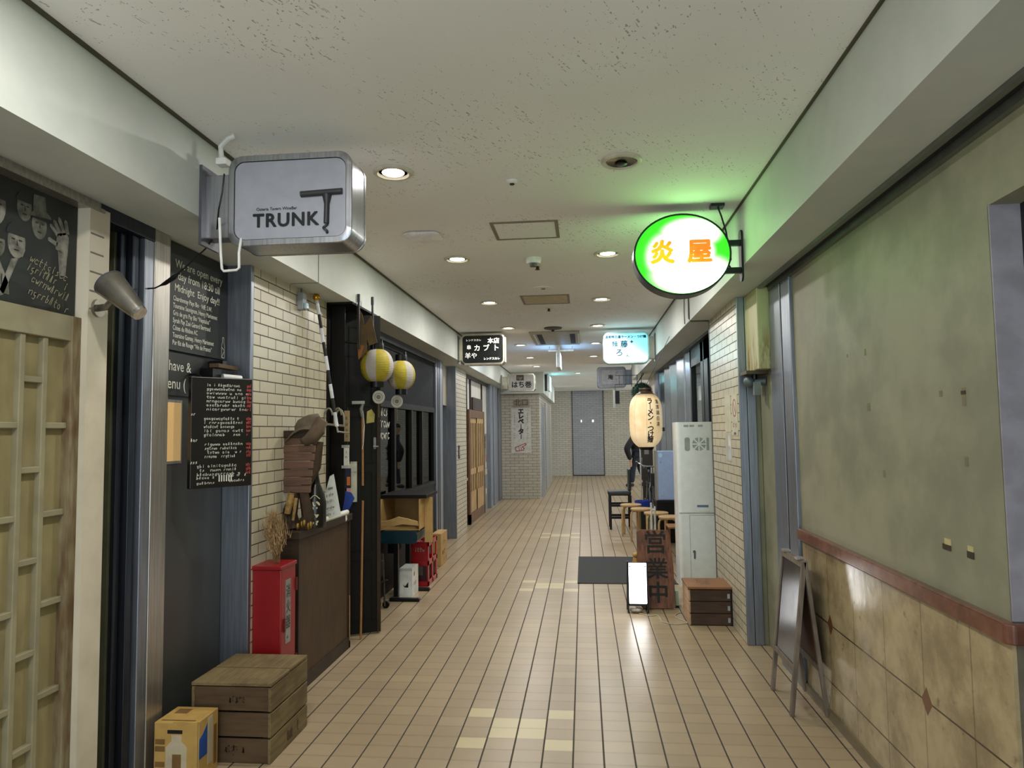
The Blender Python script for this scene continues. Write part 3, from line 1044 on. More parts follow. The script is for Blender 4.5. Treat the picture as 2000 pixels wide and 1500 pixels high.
hx = [(-1.049 + 0.009 * math.sin(k * 0.9), 2.797 - 0.004 * math.cos(k * 0.9), 2.375 - k * 0.0045) for k in range(11)]
c.tube(hx, 0.005, 8)
c.obj('corkscrew_emblem', mat('emblem_iron', '#2a2b2e', 0.5), t, smooth=True)
# its junction box and cables
pts = [(-1.49, 2.795, 2.60), (-1.495, 2.79, 2.52), (-1.515, 2.80, 2.45), (-1.535, 2.83, 2.41), (-1.56, 2.87, 2.37), (-1.62, 2.89, 2.31), (-1.70, 2.89, 2.24), (-1.75, 2.89, 2.20)]
B().tube(pts, 0.0035, 8).obj('power_cable', M_blackm, t, smooth=True)
B().tube([(-1.75, 2.89, 2.20), (-1.765, 2.895, 2.19), (-1.81, 2.90, 2.165), (-1.835, 2.90, 2.155)], [0.005, 0.011, 0.009, 0.003], 10).obj('inline_plug', M_blackm, t, smooth=True)
B().tube([(-1.835, 2.90, 2.155), (-1.87, 2.92, 2.15), (-1.93, 2.93, 2.15)], 0.0035, 8).obj('power_cable', M_blackm, t, smooth=True)
B().tube([(-1.49, 2.76, 2.40), (-1.482, 2.76, 2.25), (-1.476, 2.76, 2.185), (-1.468, 2.76, 2.175), (-1.412, 2.76, 2.178), (-1.402, 2.76, 2.186), (-1.403, 2.76, 2.25), (-1.415, 2.80, 2.32)], 0.0055, 10).obj('wire_loop', M_white, t, smooth=True)['label'] = 'white bent wire loop'
t = thing('cable_clamp', 'small white junction fitting on the beam above the corkscrew sign', 'junction box', (-1.52, 2.83, 2.68))
bx(-1.545, -1.50, 2.82, 2.87, 2.655, 2.685).obj('box', M_white, t, bev=0.004)
B().tube([(-1.53, 2.845, 2.685), (-1.535, 2.845, 2.74), (-1.50, 2.845, 2.775), (-1.47, 2.845, 2.785)], 0.011, 10).obj('conduit', M_white, t, smooth=True)

# green glowing oval sign
cx, cy, cz = 0.582, 4.08, 2.497
t = thing('projecting_sign', 'glowing green oval sign with orange characters, nearest on the right', 'shop sign', (cx, cy, cz), 'projecting shop signs under the ceiling')
M_dgreen = mat('dark_green_metal', '#1a2a20', 0.4, 0.4)
q = B()
q.rings([[Vector((cx + x, cy + y, cz + z)) for x, z in ell(a, c, 56)] for y, a, c in ((0.128, 0.262, 0.224), (0.128, 0.276, 0.238), (0.0, 0.276, 0.238), (0.0, 0.266, 0.228), (0.006, 0.266, 0.228))], caps=False)
q.obj('housing', M_dgreen, t, smooth=True)
M_gface = green_face_mat()
gf = B().prism(ell(0.267, 0.229, 56), (cx, cy + 0.004, cz), FX, FZ, 0.004).obj('face', M_gface, t)
B().prism(ell(0.267, 0.229, 56), (cx, cy + 0.127, cz), FX, FZ, 0.004).obj('rear_face', M_gface, t)


def orange_mat():
    q = NT('orange_print')
    x, y, z = q.xyz()
    n = q.noise(q.obj(), 18.0)
    k = q.m('ADD', q.m('MULTIPLY', x, 3.0), q.m('MULTIPLY_ADD', z, 5.0, n))
    col = q.mix(q.mr(k, 0.1, 1.0), lin('#f7c413'), lin('#ee7d1a'))
    q.base(col, 0.5)
    q.set(q.p.inputs['Emission Color'], col)
    q.p.inputs['Emission Strength'].default_value = 0.85
    return q.mat


M_or = orange_mat()
wf = B()
wf.text('炎', 0.142, (cx - 0.112, cy + 0.0015, cz + 0.006), FX, FZ, bold=0.0115)
wf.text('屋', 0.142, (cx + 0.098, cy + 0.0015, cz + 0.006), FX, FZ, bold=0.0115)
wf.obj('lettering_halo', glow('white_halo', '#ffffff', 2.2), t)
tx = B()
tx.text('炎', 0.142, (cx - 0.112, cy - 0.001, cz + 0.006), FX, FZ, bold=0.0062)
tx.text('屋', 0.142, (cx + 0.098, cy - 0.001, cz + 0.006), FX, FZ, bold=0.0062)
tx.obj('lettering', M_or, t)
q = B()
for z in (2.565, 2.405):
    q.box(0.80, 0.925, cy + 0.045, cy + 0.08, z - 0.016, z + 0.016)
q.obj('bracket_arm', M_dgreen, t, bev=0.003)
q = B()
q.prism(rrect(0.07, 0.30, 0.033), (XR - 0.012, cy + 0.0625, 2.49), RU, FZ, 0.011)
q.obj('wall_plate', M_dgreen, t)
bx(0.755, 0.83, 4.09, 4.16, CZ - 0.018, CZ).obj('ceiling_socket', M_dgreen, t)
B().tube([(0.795, 4.12, CZ - 0.01), (0.815, 4.12, 2.72), (0.84, 4.125, 2.63), (0.85, 4.13, 2.55), (0.865, 4.14, 2.47), (0.85, 4.14, 2.44), (0.875, 4.14, 2.40)], 0.005, 8).obj('power_cable', M_blackm, t, smooth=True)

# black sign, farther on the left
M_kb = mat('sign_chrome_warm', '#c8c2b0', 0.2, 0.9)
t = sign('black shop sign with white characters, second along the left beam', -1.283, 9.05, 2.563, 0.575, 0.405, 0.17, M_kb, mat('sign_black', '#0c100f', 0.25), -1, XL, r=0.06)
tx = B()
y_ = 9.0525
tx.text('本店', 0.078, (-1.14, y_, 2.665), FX, FZ, bold=0.002)
tx.text('カ', 0.088, (-1.355, y_, 2.573), FX, FZ, bold=0.002)
tx.text('ブ', 0.088, (-1.237, y_, 2.573), FX, FZ, bold=0.002)
tx.text('ト', 0.088, (-1.108, y_, 2.573), FX, FZ, bold=0.002)
tx.text('串', 0.062, (-1.462, y_, 2.585), FX, FZ, bold=0.001)
tx.text('羊や', 0.082, (-1.435, y_, 2.475), FX, FZ, bold=0.001)
tx.text('レンドスカレ', 0.034, (-1.40, y_, 2.68), FX, FZ)
tx.text('レンドスカレ', 0.036, (-1.165, y_, 2.435), FX, FZ, bold=0.001)
tx.obj('lettering', glow('lit_letters', '#f3efe4', 0.7), t)
bx(-0.9985, -0.990, 9.10, 9.19, 2.40, 2.72).obj('side_shine', glow('warm_shine', '#fff0c4', 1.2), t)  # bright warm shine of the chrome side put in as a glow

# pale sign in front of the brick block
t = sign('white shop sign with bold black characters, third along the left beam', -1.205, 13.90, 2.452, 0.545, 0.345, 0.17, M_kb, mat('sign_white', '#b9b7b4', 0.3), -1, XL, r=0.05, inset=0.02)
tx = B()
tx.text('はち巻', 0.135, (-1.205, 13.9025, 2.40), FX, FZ, bold=0.004)
tx.obj('lettering', M_ink, t)
q = B()
q.prism(rrect(0.15, 0.11, 0.012), (-1.23, 13.9022, 2.545), FX, FZ, 0.002)
q.obj('crest', mat('crest_brown', '#4b3f38', 0.5), t)
q = B()
q.scribble((-1.285, 13.899, 2.522), FX, FZ, 0.11, 0.045, 3, 0.14)
q.obj('crest_lettering', M_paper, t)

# cyan lit sign on the right
t = sign('glowing cyan noodle shop sign with blue characters on the right beam', 0.56, 9.05, 2.535, 0.575, 0.40, 0.17, mat('cyan_trim', '#b9d9d6', 0.3, 0.3), blue_face_mat(), 1, XR, r=0.075, inset=0.016, m_arm=M_silver)
M_bl = mat('teal_ink', '#0e4a5c', 0.5)
tx = B()
y_ = 9.052
tx.text('濃厚特白湯ラーメン・つけ麺', 0.040, (0.552, y_, 2.672), FX, FZ, bold=0.0022)
tx.text('麺', 0.075, (0.415, y_, 2.580), FX, FZ, bold=0.002)
tx.text('藤', 0.095, (0.532, y_, 2.575), FX, FZ, bold=0.003)
tx.text('ろ', 0.10, (0.47, y_, 2.468), FX, FZ, bold=0.003)
tx.text('ん', 0.05, (0.575, y_, 2.43), FX, FZ, bold=0.002)
tx.obj('lettering', M_bl, t)
q = B()
q.prism([(0.0, 0.026), (0.008, 0.008), (0.028, 0.0), (0.008, -0.008), (0.0, -0.026), (-0.008, -0.008), (-0.028, 0.0), (-0.008, 0.008)], (0.628, y_, 2.61), FX, FZ, 0.001)
q.obj('diamond_mark', M_bl, t)
# unlit grey sign behind it
t = sign('unlit grey sign with a small brushed character, behind the cyan sign', 0.555, 13.80, 2.51, 0.55, 0.40, 0.16, mat('sign_dull_grey', '#7d8490', 0.35, 0.5), mat('sign_face_grey', '#8d929c', 0.35), 1, 0.95, r=0.055, inset=0.02)
q = B().prism(rrect(0.40, 0.27, 0.01), (0.57, 13.8015, 2.515), FX, FZ, 0.002)
q.obj('paper_panel', mat('panel_pale', '#a9adb5', 0.5), t)
tx = B()
tx.text('庵', 0.10, (0.54, 13.797, 2.505), FX, FZ, bold=0.002)
tx.scribble((0.63, 13.797, 2.59), FX, FZ, 0.06, 0.022, 2, 0.15)
tx.scribble((0.61, 13.797, 2.46), FX, FZ, 0.06, 0.022, 2, 0.15)
tx.obj('lettering', M_ink, t)
# thin lit sign on the lift lobby beam
t = thing('projecting_sign', 'thin dark sign seen edge-on with a glowing cyan edge by the lobby', 'sign', (-0.78, 16.6, 2.5))
bx(-0.868, -0.80, 16.0, 16.06, 2.39, 2.76).obj('frame', M_blackm, t)
bx(-0.80, -0.745, 16.0, 16.6, 2.40, 2.72).obj('housing', M_white, t)
bx(-0.79, -0.77, 16.2, 16.4, 2.71, CZ + 0.004).obj('hanger', M_white, t)
bx(-0.745, -0.735, 16.0, 16.6, 2.40, 2.72).obj('lit_face', glow('lobby_face', '#7be8ee', 4.0), t)

# ------------------------------------------------------------------ left side, near objects
# big black chalkboard picture over the lattice door
t = thing('chalkboard_picture', 'black board with chalk picture of waving people above the lattice door', 'picture', (-1.93, 1.9, 1.96))
bx(-1.955, -1.935, 1.0, 2.515, 1.955, 2.385).obj('board', M_board, t)
M_face = mat('chalk_face', '#75736a', 0.9, var=0.45, vs=26)
M_face2 = mat('chalk_face_dim', '#5f5f55', 0.9, var=0.4, vs=22)
O = Vector((-1.9335, 0, 0))
MFF = (M_face, M_face2)


def chalk(name, m_, poly, org, shade=()):
    o_ = B().prism(poly, org, LU, FZ, 0.002).obj(name, m_, t)
    for p_ in shade:
        B().prism(p_, org + Vector((0.0008, 0, 0)), LU, FZ, 0.0015).obj('chalk_shading', M_board, o_)
    return o_


for y, z, s_, dim in ((2.13, 2.275, 0.072, 0), (2.255, 2.305, 0.052, 1), (2.225, 2.175, 0.062, 0), (2.325, 2.262, 0.055, 1), (2.145, 2.15, 0.05, 1), (1.95, 2.24, 0.075, 0), (1.75, 2.27, 0.07, 1), (1.5, 2.22, 0.075, 0)):
    chalk('chalk_face', MFF[dim], ell(s_ * 0.62, s_ * 0.95, 20), O + Vector((0, y, z)), (
        [(s_ * 0.68 * math.cos(a) - s_ * 0.06, s_ * (0.35 + 0.72 * math.sin(a))) for a in (R(d) for d in range(0, 181, 20))],
        ell(s_ * 0.14, s_ * 0.05, 8, -0.25 * s_, 0.1 * s_), ell(s_ * 0.14, s_ * 0.05, 8, 0.25 * s_, 0.1 * s_),
        [(0, 0.12 * s_), (0.1 * s_, -0.22 * s_), (-0.02 * s_, -0.2 * s_)], ell(s_ * 0.2, s_ * 0.05, 8, 0, -0.48 * s_)))
# wide hat, white shirt front, clasped hand, and the raised open hand with its five fingers
chalk('chalk_hat', M_face2, [(-0.05, 0.0), (0.055, 0.012), (0.05, 0.022), (0.03, 0.03), (0.02, 0.085), (-0.03, 0.08), (-0.032, 0.02)], O + Vector((0.0012, 2.325, 2.285)))
chalk('chalk_collar', M_face, [(0.0, 0.05), (0.03, 0.06), (-0.03, -0.08), (-0.055, -0.09)], O + Vector((0, 2.205, 2.06)))
fist = chalk('chalk_fist', M_face, [(-0.06, 0.05), (0.0, 0.06), (0.045, -0.02), (0.05, -0.06), (0.02, -0.06), (-0.01, -0.03), (-0.07, -0.04)], O + Vector((0, 2.15, 2.045)))
hr = B()
for k in range(4):
    hr.ribbon([(-0.05 + k * 0.022, 0.04 - k * 0.012), (-0.045 + k * 0.02, -0.03)], 0.004, O + Vector((0.0008, 2.15, 2.045)), LU, FZ)
hr.obj('chalk_shading', M_board, fist)
hd = B()
hand = Vector((-1.9335, 2.435, 2.225))
hd.prism([(-0.028, -0.03), (0.032, -0.045), (0.036, 0.03), (0.02, 0.045), (-0.022, 0.03)], hand, LU, FZ, 0.002)
for k, (a, L) in enumerate(((140, 0.055), (130, 0.065), (118, 0.068), (104, 0.055), (165, 0.05))):
    bx_, by_ = ((-0.018 + k * 0.016, 0.022 + 0.006 * k) if k < 4 else (-0.022, -0.012))
    d = Vector((math.cos(R(a)), math.sin(R(a)), 0))
    wv = 0.0085 if k else 0.0075
    n_ = Vector((-d.y, d.x, 0))
    pl_ = [Vector((bx_, by_, 0)) + n_ * wv, Vector((bx_, by_, 0)) + d * L * 0.85 + n_ * wv * 0.9, Vector((bx_, by_, 0)) + d * L, Vector((bx_, by_, 0)) + d * L * 0.85 - n_ * wv * 0.9, Vector((bx_, by_, 0)) - n_ * wv]
    hd.prism([(p.x, p.y) for p in pl_], hand, LU, FZ, 0.002)
hd.prism([(-0.016, -0.03), (0.03, -0.045), (0.024, -0.12), (-0.006, -0.125)], hand, LU, FZ, 0.002)
hd.obj('chalk_hand', M_face, t)
sc = B()
for k, (y, z, w, n) in enumerate(((2.22, 2.135, 0.25, 12), (2.27, 2.09, 0.2, 11), (2.29, 2.05, 0.19, 10), (2.28, 2.005, 0.2, 10))):
    U_ = Vector((0, 0.96, -0.2)).normalized()
    V_ = Vector((0, 0.2, 0.96)).normalized()
    sc.scribble((-1.9338, y, z), U_, (V_ + U_ * 0.25), w, 0.03, n, 0.09)
sc.obj('chalk_signature', mat('chalk_gold', '#9a957a', 0.9), t)

# cone lamp on the cream post
t = thing('wall_lamp', 'silver cone spotlight sticking out from the cream post', 'lamp', (-1.87, 2.56, 2.03))
p0, p1 = Vector((-1.765, 2.47, 2.075)), Vector((-1.632, 2.455, 1.955))
d = (p1 - p0)
M_cone = mat('brushed_cone', '#8f8a80', 0.3, 0.8)
B().tube([p0, p0 + d * 0.05, p0 + d * 0.85, p1], [0.056, 0.056, 0.034, 0.028], 28).obj('shade', M_cone, t, smooth=True)
B().tube([p0 - d * 0.005, p0 + d * 0.02], [0.058, 0.058], 28).obj('rim', mat('lamp_blue_grey', '#6d7080', 0.3, 0.6), t, smooth=True)
B().tube([p1 - d * 0.03, p1 + d * 0.03], [0.03, 0.028], 24).obj('end_ring', M_chrome, t, smooth=True)
B().tube([(-1.885, 2.57, 2.0), (-1.83, 2.55, 2.0), (-1.755, 2.49, 2.02), (-1.72, 2.47, 2.03)], 0.014, 12).obj('arm', M_cone, t, smooth=True)
B().cyl((-1.8849, 2.57, 2.0), (-1.872, 2.57, 2.0), 0.035, n=20).obj('wall_mount', M_cone, t)

# chalkboards over the charcoal door
t = thing('chalkboard_menu', 'upper green-black chalkboard written in white chalk, bottle drawing at its corner', 'chalkboard', (-1.95, 3.39, 1.92))
bx(-1.9545, -1.935, 3.10, 3.675, 1.905, 2.425).obj('board', M_board, t)
xq = -1.9338
sc = B()
sc.text('We are open every', 0.056, (xq, 3.40, 2.325), LU, FZ, bold=0.0004, wide=1.0)
sc.text('day from 18:30 till', 0.055, (xq, 3.40, 2.268), LU, FZ, bold=0.0004, wide=0.98)
sc.text('Midnight  Enjoy day!!', 0.050, (xq, 3.385, 2.208), LU, FZ, bold=0.0004)
for k, tx_ in enumerate(('Chardonnay Pays Bio · VdF, S.W.', 'Touraine Sauvignon, Henry Marionnet', 'Gris de gris Pay Bio “Neptulus”', 'Syrah Pay Zoé Gérard Bertrand', 'Côtes du Rhône AC', 'Touraine Gamay, Henry Marionnet', 'Pur fût de Rouge “Vin de France”')):
    sc.text(tx_, 0.033, (xq, 3.165, 2.155 - k * 0.0355), LU, FZ, bold=0.0004, align='LEFT', wide=0.80)
sc.ribbon([(0, 0), (0, 0.065), (0.008, 0.085), (0.008, 0.11), (0.022, 0.11), (0.022, 0.085), (0.03, 0.065), (0.03, 0), (0, 0), (0.03, 0.04), (0.004, 0.055)], 0.003, (xq, 3.625, 1.915), LU, FZ)
sc.obj('chalk_writing', M_chalk, t)
t = thing('chalkboard_menu', 'lower narrow chalkboard half hidden behind the hanging menu', 'chalkboard', (-1.95, 3.36, 1.64))
bx(-1.9545, -1.94, 3.10, 3.62, 1.69, 1.89).obj('board', M_board, t)
sc = B()
sc.text('e have &', 0.070, (-1.9385, 3.215, 1.83), LU, FZ, bold=0.0005)
sc.text('enu (', 0.075, (-1.9385, 3.215, 1.745), LU, FZ, bold=0.0005)
sc.obj('chalk_writing', M_chalk, t)
t = thing('picture_light', 'small black clip light with white tube between the two chalkboards', 'lamp', (-1.9, 3.55, 1.85))
bx(-1.934, -1.86, 3.50, 3.545, 1.855, 1.885).obj('arm', M_blackm, t)
bx(-1.90, -1.85, 3.44, 3.64, 1.845, 1.865).obj('tube_holder', M_crate2, t)
B().cyl((-1.86, 3.50, 1.80), (-1.80, 3.58, 1.795), 0.016, n=14).obj('white_tube', M_white, t, smooth=True)
bx(-1.934, -1.87, 3.42, 3.50, 1.79, 1.84).obj('clamp', M_blackm, t)
# hanging black menu panel turned toward the passage
t = thing('menu_panel', 'hanging black menu panel with white rows and red prices', 'menu', (-1.77, 3.32, 1.24))
A, Cc = Vector((-1.868, 3.22, 0)), Vector((-1.678, 3.46, 0))
Um = (Cc - A).normalized()
L = (Cc - A).length
Nm = Um.cross(FZ)
z0, z1 = 1.243, 1.782
B().prism([(0, z0), (L, z0), (L, z1), (0, z1)], A + Nm * 0.0, Um, FZ, 0.035).obj('panel', mat('menu_black', '#161210', 0.4), t, bev=0.004)
wr_, rd = B(), B()
H = z1 - z0
rows = [(0.06, 0.24, 0.95)] * 7 + [None] + [(0.06, 0.2, 0.9)] * 5 + [None] + [(0.06, 0.22, 0.85)] * 4 + [None] + [(0.06, 0.1, 0.9)] * 3
zz = z1 - 0.03
for k, rw in enumerate(rows):
    if rw is None:
        zz -= 0.014
        wr_.scribble(A + Nm * 0.0012 + Vector((0, 0, zz - 0.006)), Um, FZ, 0.035, 0.014, 3, 0.2)
        zz -= 0.012
        continue
    x0 = L * rw[1]
    x1 = L * random.uniform(0.7, rw[2])
    wr_.scribble(A + Nm * 0.0012 + Um * x0 + Vector((0, 0, zz - 0.014)), Um, FZ, x1 - x0, 0.013, 15, 0.16)
    rd.scribble(A + Nm * 0.0012 + Um * (L * 0.9) + Vector((0, 0, zz - 0.014)), Um, FZ, L * 0.08, 0.014, 3, 0.24)
    zz -= 0.0198
for k in range(6):
    wr_.ribbon([(L * 0.46 + k * 0.012, z0 + 0.03), (L * 0.46 + k * 0.012, z0 + 0.058)], 0.006, A + Nm * 0.0012, Um, FZ)
for x, w, z in ((0.03, 0.09, 0.045), (0.03, 0.09, 0.02), (0.19, 0.09, 0.05), (0.19, 0.08, 0.025)):
    wr_.scribble(A + Nm * 0.0012 + Um * x + Vector((0, 0, z0 + z)), Um, FZ, w, 0.012, 7, 0.16)
wr_.obj('white_writing', M_chalk, t)
rd.obj('red_prices', mat('red_chalk', '#a5423c', 0.8), t)
q = B()
q.tube([(-1.86, 3.30, 1.78), (-1.90, 3.32, 1.80), (-1.936, 3.32, 1.80)], 0.006, 8)
q.obj('hanger', M_blackm, t)


# wooden crates and carton on the floor by the left wall
def crate(label, x0, x1, y0, y1, z1, n, m1, m2, tops=2, print_=None, group=None):
    t = thing('wooden_crate', label, 'crate', ((x0 + x1) / 2, (y0 + y1) / 2, 0))
    th, gap = 0.014, 0.009
    hs = (z1 - 0.012) / n
    for nm, m_, (xa_, xb_, ya_, yb_) in (('side_slats', m1, (x1 - th, x1, y0, y1)), ('side_slats', m1, (x0, x0 + th, y0, y1)),
                                         ('end_slats', m2, (x0 + th, x1 - th, y0 + 0.004, y0 + 0.004 + th)), ('end_slats', m2, (x0 + th, x1 - th, y1 - th - 0.004, y1 - 0.004))):
        q = B()
        for k in range(n):
            q.box(xa_, xb_, ya_, yb_, 0.002 + k * hs, 0.002 + (k + 1) * hs - gap)
        q.obj(nm, m_, t, bev=0.002)
    l = B()
    dy = (y1 - y0) / tops
    for k in range(tops):
        l.box(x0 - 0.002, x1 + 0.001, y0 + k * dy + (0 if k == 0 else gap / 2), y0 + (k + 1) * dy - gap / 2, z1 - 0.014, z1)
    l.obj('lid_boards', m1, t, bev=0.002)
    c = B()
    for x in (x0 + th, x1 - th - 0.03):
        for y in (y0 + th + 0.005, y1 - th - 0.035):
            c.box(x, x + 0.03, y, y + 0.03, 0.001, z1 - 0.014)
    c.obj('corner_posts', M_dwood, t)
    bx(x0 + th, x1 - th, y0 + 0.02, y1 - 0.02, 0.001, 0.012).obj('bottom_board', M_dwood, t)
    return t


t = crate('weathered slatted wooden crate on the floor behind the beer carton', -1.83, -1.447, 3.20, 3.63, 0.358, 3, M_crate, M_crate2, 2)
q = B()
for z in (0.27, 0.05):
    q.scribble((-1.67, 3.2025, z), FX, FZ, 0.1, 0.04, 6, 0.12)
q.scribble((-1.4462, 3.38, 0.03), LU, FZ, 0.14, 0.06, 6, 0.1)
q.obj('stencil', mat('stencil_faded', '#4c3c28', 0.8), t)
# yellow beer carton
t = thing('beer_carton', 'yellow-brown printed drink carton with hand hole, nearest on the left floor', 'carton', (-1.79, 3.0, 0))
cx0, cx1, cy0, cy1, cz1 = -1.875, -1.68, 2.985, 3.165, 0.262
bx(cx0, cx1, cy0, cy1, 0, cz1).obj('carton', mat('yellow_carton', '#b5924f', 0.6, var=0.1), t, bev=0.004)
q = B()
q.box(cx0 + 0.06, cx0 + 0.13, cy0 - 0.0008, cy0 + 0.01, 0.215, 0.232)
q.obj('hand_hole', M_ink, t, bev=0.002)
q = B()
q.prism([(-0.03, 0.0), (0.035, 0.0), (0.035, 0.13), (0.0, 0.10), (-0.03, 0.085)], (cx1 + 0.0008, cy0 + 0.05, 0.10), LU, FZ, 0.0008)
q.obj('blue_print', mat('carton_blue', '#1f4b94', 0.5), t)
q = B()
q.box(cx1, cx1 + 0.001, cy0 + 0.09, cy0 + 0.13, 0.05, 0.25).box(cx1, cx1 + 0.001, cy0 + 0.015, cy0 + 0.018, 0.02, 0.25)
q.prism([(-0.05, -0.1), (0.045, -0.1), (0.045, 0.05), (0.02, 0.075), (0.02, 0.10), (-0.025, 0.10), (-0.025, 0.075), (-0.05, 0.05)], (cx0 + 0.105, cy0 - 0.0008, 0.11), FX, FZ, 0.0008)
q.obj('white_print', mat('carton_white', '#b9ac92', 0.5), t)
q = B()
for z in (0.14, 0.17, 0.04, 0.075):
    q.box(cx0 + 0.006, cx0 + 0.05, cy0 - 0.001, cy0, z, z + 0.022)
q.box(cx0 + 0.085, cx0 + 0.125, cy0 - 0.0016, cy0 - 0.0008, 0.02, 0.13)
q.box(cx0 + 0.02, cx1 - 0.02, cy0 + 0.02, cy0 + 0.03, cz1, cz1 + 0.0008).box(cx0 + 0.03, cx0 + 0.09, cy0 + 0.10, cy0 + 0.15, cz1, cz1 + 0.0008).box(cx1, cx1 + 0.0012, cy0 + 0.14, cy0 + 0.165, 0.03, 0.2)
q.obj('brown_print', mat('carton_brown', '#76572c', 0.6), t)
bx(cx0 + 0.085, cx1, cy0, cy0 + 0.012, cz1 - 0.002, cz1 + 0.003).obj('flap', mat('yellow_carton', '#b5924f'), t)

# red fire extinguisher box with dried grass on top
t = thing('extinguisher_box', 'tall red metal fire extinguisher box against the cream brick', 'fire extinguisher box', (-1.72, 3.84, 0))
bx(-1.80, -1.638, 3.735, 3.93, 0.0, 0.765).obj('cabinet', M_red, t, bev=0.006)
bx(-1.808, -1.632, 3.728, 3.936, 0.765, 0.788).obj('lid', M_red, t, bev=0.005)
bx(-1.639, -1.635, 3.79, 3.855, 0.36, 0.70).obj('label_plate', mat('label_grey', '#9b9b98', 0.3, 0.6), t)
q = B()
q.text('消\n火\n器', 0.075, (-1.6345, 3.822, 0.55), LU, FZ, bold=0.001, line=1.1, wide=0.8)
q.scribble((-1.6345, 3.805, 0.385), LU, FZ, 0.035, 0.02, 3, 0.12)
q.obj('lettering', mat('label_dark', '#2a2a2a', 0.5), t)
bx(-1.639, -1.628, 3.765, 3.778, 0.43, 0.50).obj('catch', mat('dark_red', '#5a0d10', 0.4), t)
for z in (0.2, 0.62):
    bx(-1.64, -1.63, 3.925, 3.936, z, z + 0.07).obj('hinge', mat('dark_red', '#5a0d10'), t)
t = thing('pampas_grass', 'bunch of dried tan pampas grass standing on the red box', 'dried grass', (-1.72, 3.83, 0.79))
q = B()
for k in range(9):
    x = -1.705 + random.uniform(-0.02, 0.02)
    q.tube([(x, 3.83, 0.789), (x + random.uniform(-0.01, 0.01), 3.83 + random.uniform(-0.02, 0.02), 0.88), (-1.725 + random.uniform(-0.03, 0.03), 3.83 + random.uniform(-0.02, 0.02), 1.02)], 0.003, 5)
q.obj('stalks', mat('straw_dark', '#6e5635', 0.8), t)
q = B()
for k in range(900):
    h = random.random()
    z = 0.83 + 0.2 * h
    wdt = 0.018 + 0.035 * math.sin(min(1, h * 1.15) * PI * 0.85)
    c0 = Vector((-1.708 - 0.018 * h + random.gauss(0, 0.5) * wdt, 3.83 + random.gauss(0, 0.5) * wdt, z))
    d = Vector((random.gauss(-0.15, 0.3), random.gauss(0, 0.3), 1)).normalized() * random.uniform(0.04, 0.09)
    s_ = Vector((random.gauss(0, 1), random.gauss(0, 1), 0)).normalized() * 0.0022
    q.face([q.bm.verts.new(c0 - s_), q.bm.verts.new(c0 + s_), q.bm.verts.new(c0 + d)])
q.obj('plume', mat('pampas_tan', '#9c8058', 0.9, var=0.35, vs=60), t)

# narrow counter and what stands on it
t = thing('counter', 'narrow dark wooden counter standing along the wall before the black front', 'counter', (-1.73, 4.48, 0))
bx(-1.80, -1.672, 4.04, 4.93, 0.06, 0.885).obj('body', M_brown, t)
q = B()
q.box(-1.80, -1.662, 4.03, 4.055, 0.0, 0.885).box(-1.80, -1.662, 4.92, 4.945, 0.0, 0.885).box(-1.676, -1.662, 4.03, 4.945, 0.0, 0.075)
q.obj('frame', M_dwood, t)
bx(-1.81, -1.65, 4.015, 4.96, 0.885, 0.93).obj('countertop', M_dwood, t, bev=0.004)
q = B()
q.box(-1.664, -1.66, 4.928, 4.937, 0.05, 0.36)
q.obj('worn_edge', M_pine, t)

CT = 0.93
t = thing('slatted_panel', 'ribbed brown wooden slat panel standing on the counter', 'wooden panel', (-1.73, 4.14, CT))
q = B()
Pq = Vector((-1.735, 4.13, 1.145))
for k in range(7):
    z = k * 0.048
    hw = 0.098 + 0.003 * k
    sh = 0.0035 * k
    q.prism([(-hw + sh, 0), (hw + sh, 0), (hw + 0.002 + sh, 0.012), (hw + 0.003 + sh, 0.046), (-hw + sh, 0.046)], Pq + Vector((0, -0.006 * (k % 2), z)), FX, FZ, 0.018)
q.obj('slats', wood('ribbed_brown', '#533d30', '#6e5243', 0.5, (2, 8, 30)), t, bev=0.005)
bx(-1.83, -1.60, 4.12, 4.16, 1.475, 1.52).obj('top_bar', M_dwood, t, bev=0.004)
q = B()
q.tube([(-1.75, 4.14, CT), (-1.77, 4.15, 1.02), (-1.74, 4.15, 1.15)], [0.05, 0.045, 0.03], 10)
q.tube([(-1.70, 4.16, CT), (-1.66, 4.17, 1.0), (-1.69, 4.16, 1.15), (-1.62, 4.17, 1.3), (-1.60, 4.17, 1.45)], [0.05, 0.04, 0.03, 0.035, 0.03], 10)
q.obj('driftwood_stand', wood('driftwood_dark', '#2b2016', '#44331f', 0.7, (5, 5, 8)), t, smooth=True)
q = B()
q.tube([(-1.735, 4.085, 1.15), (-1.74, 4.08, 1.10), (-1.755, 4.08, 1.03)], [0.02, 0.022, 0.018], 8)
q.tube([(-1.705, 4.085, 1.12), (-1.71, 4.08, 1.06), (-1.72, 4.08, 0.99)], [0.012, 0.01, 0.008], 8)
q.obj('straw_bundle', mat('straw', '#8f7340', 0.8, var=0.3, vs=50), t, smooth=True)

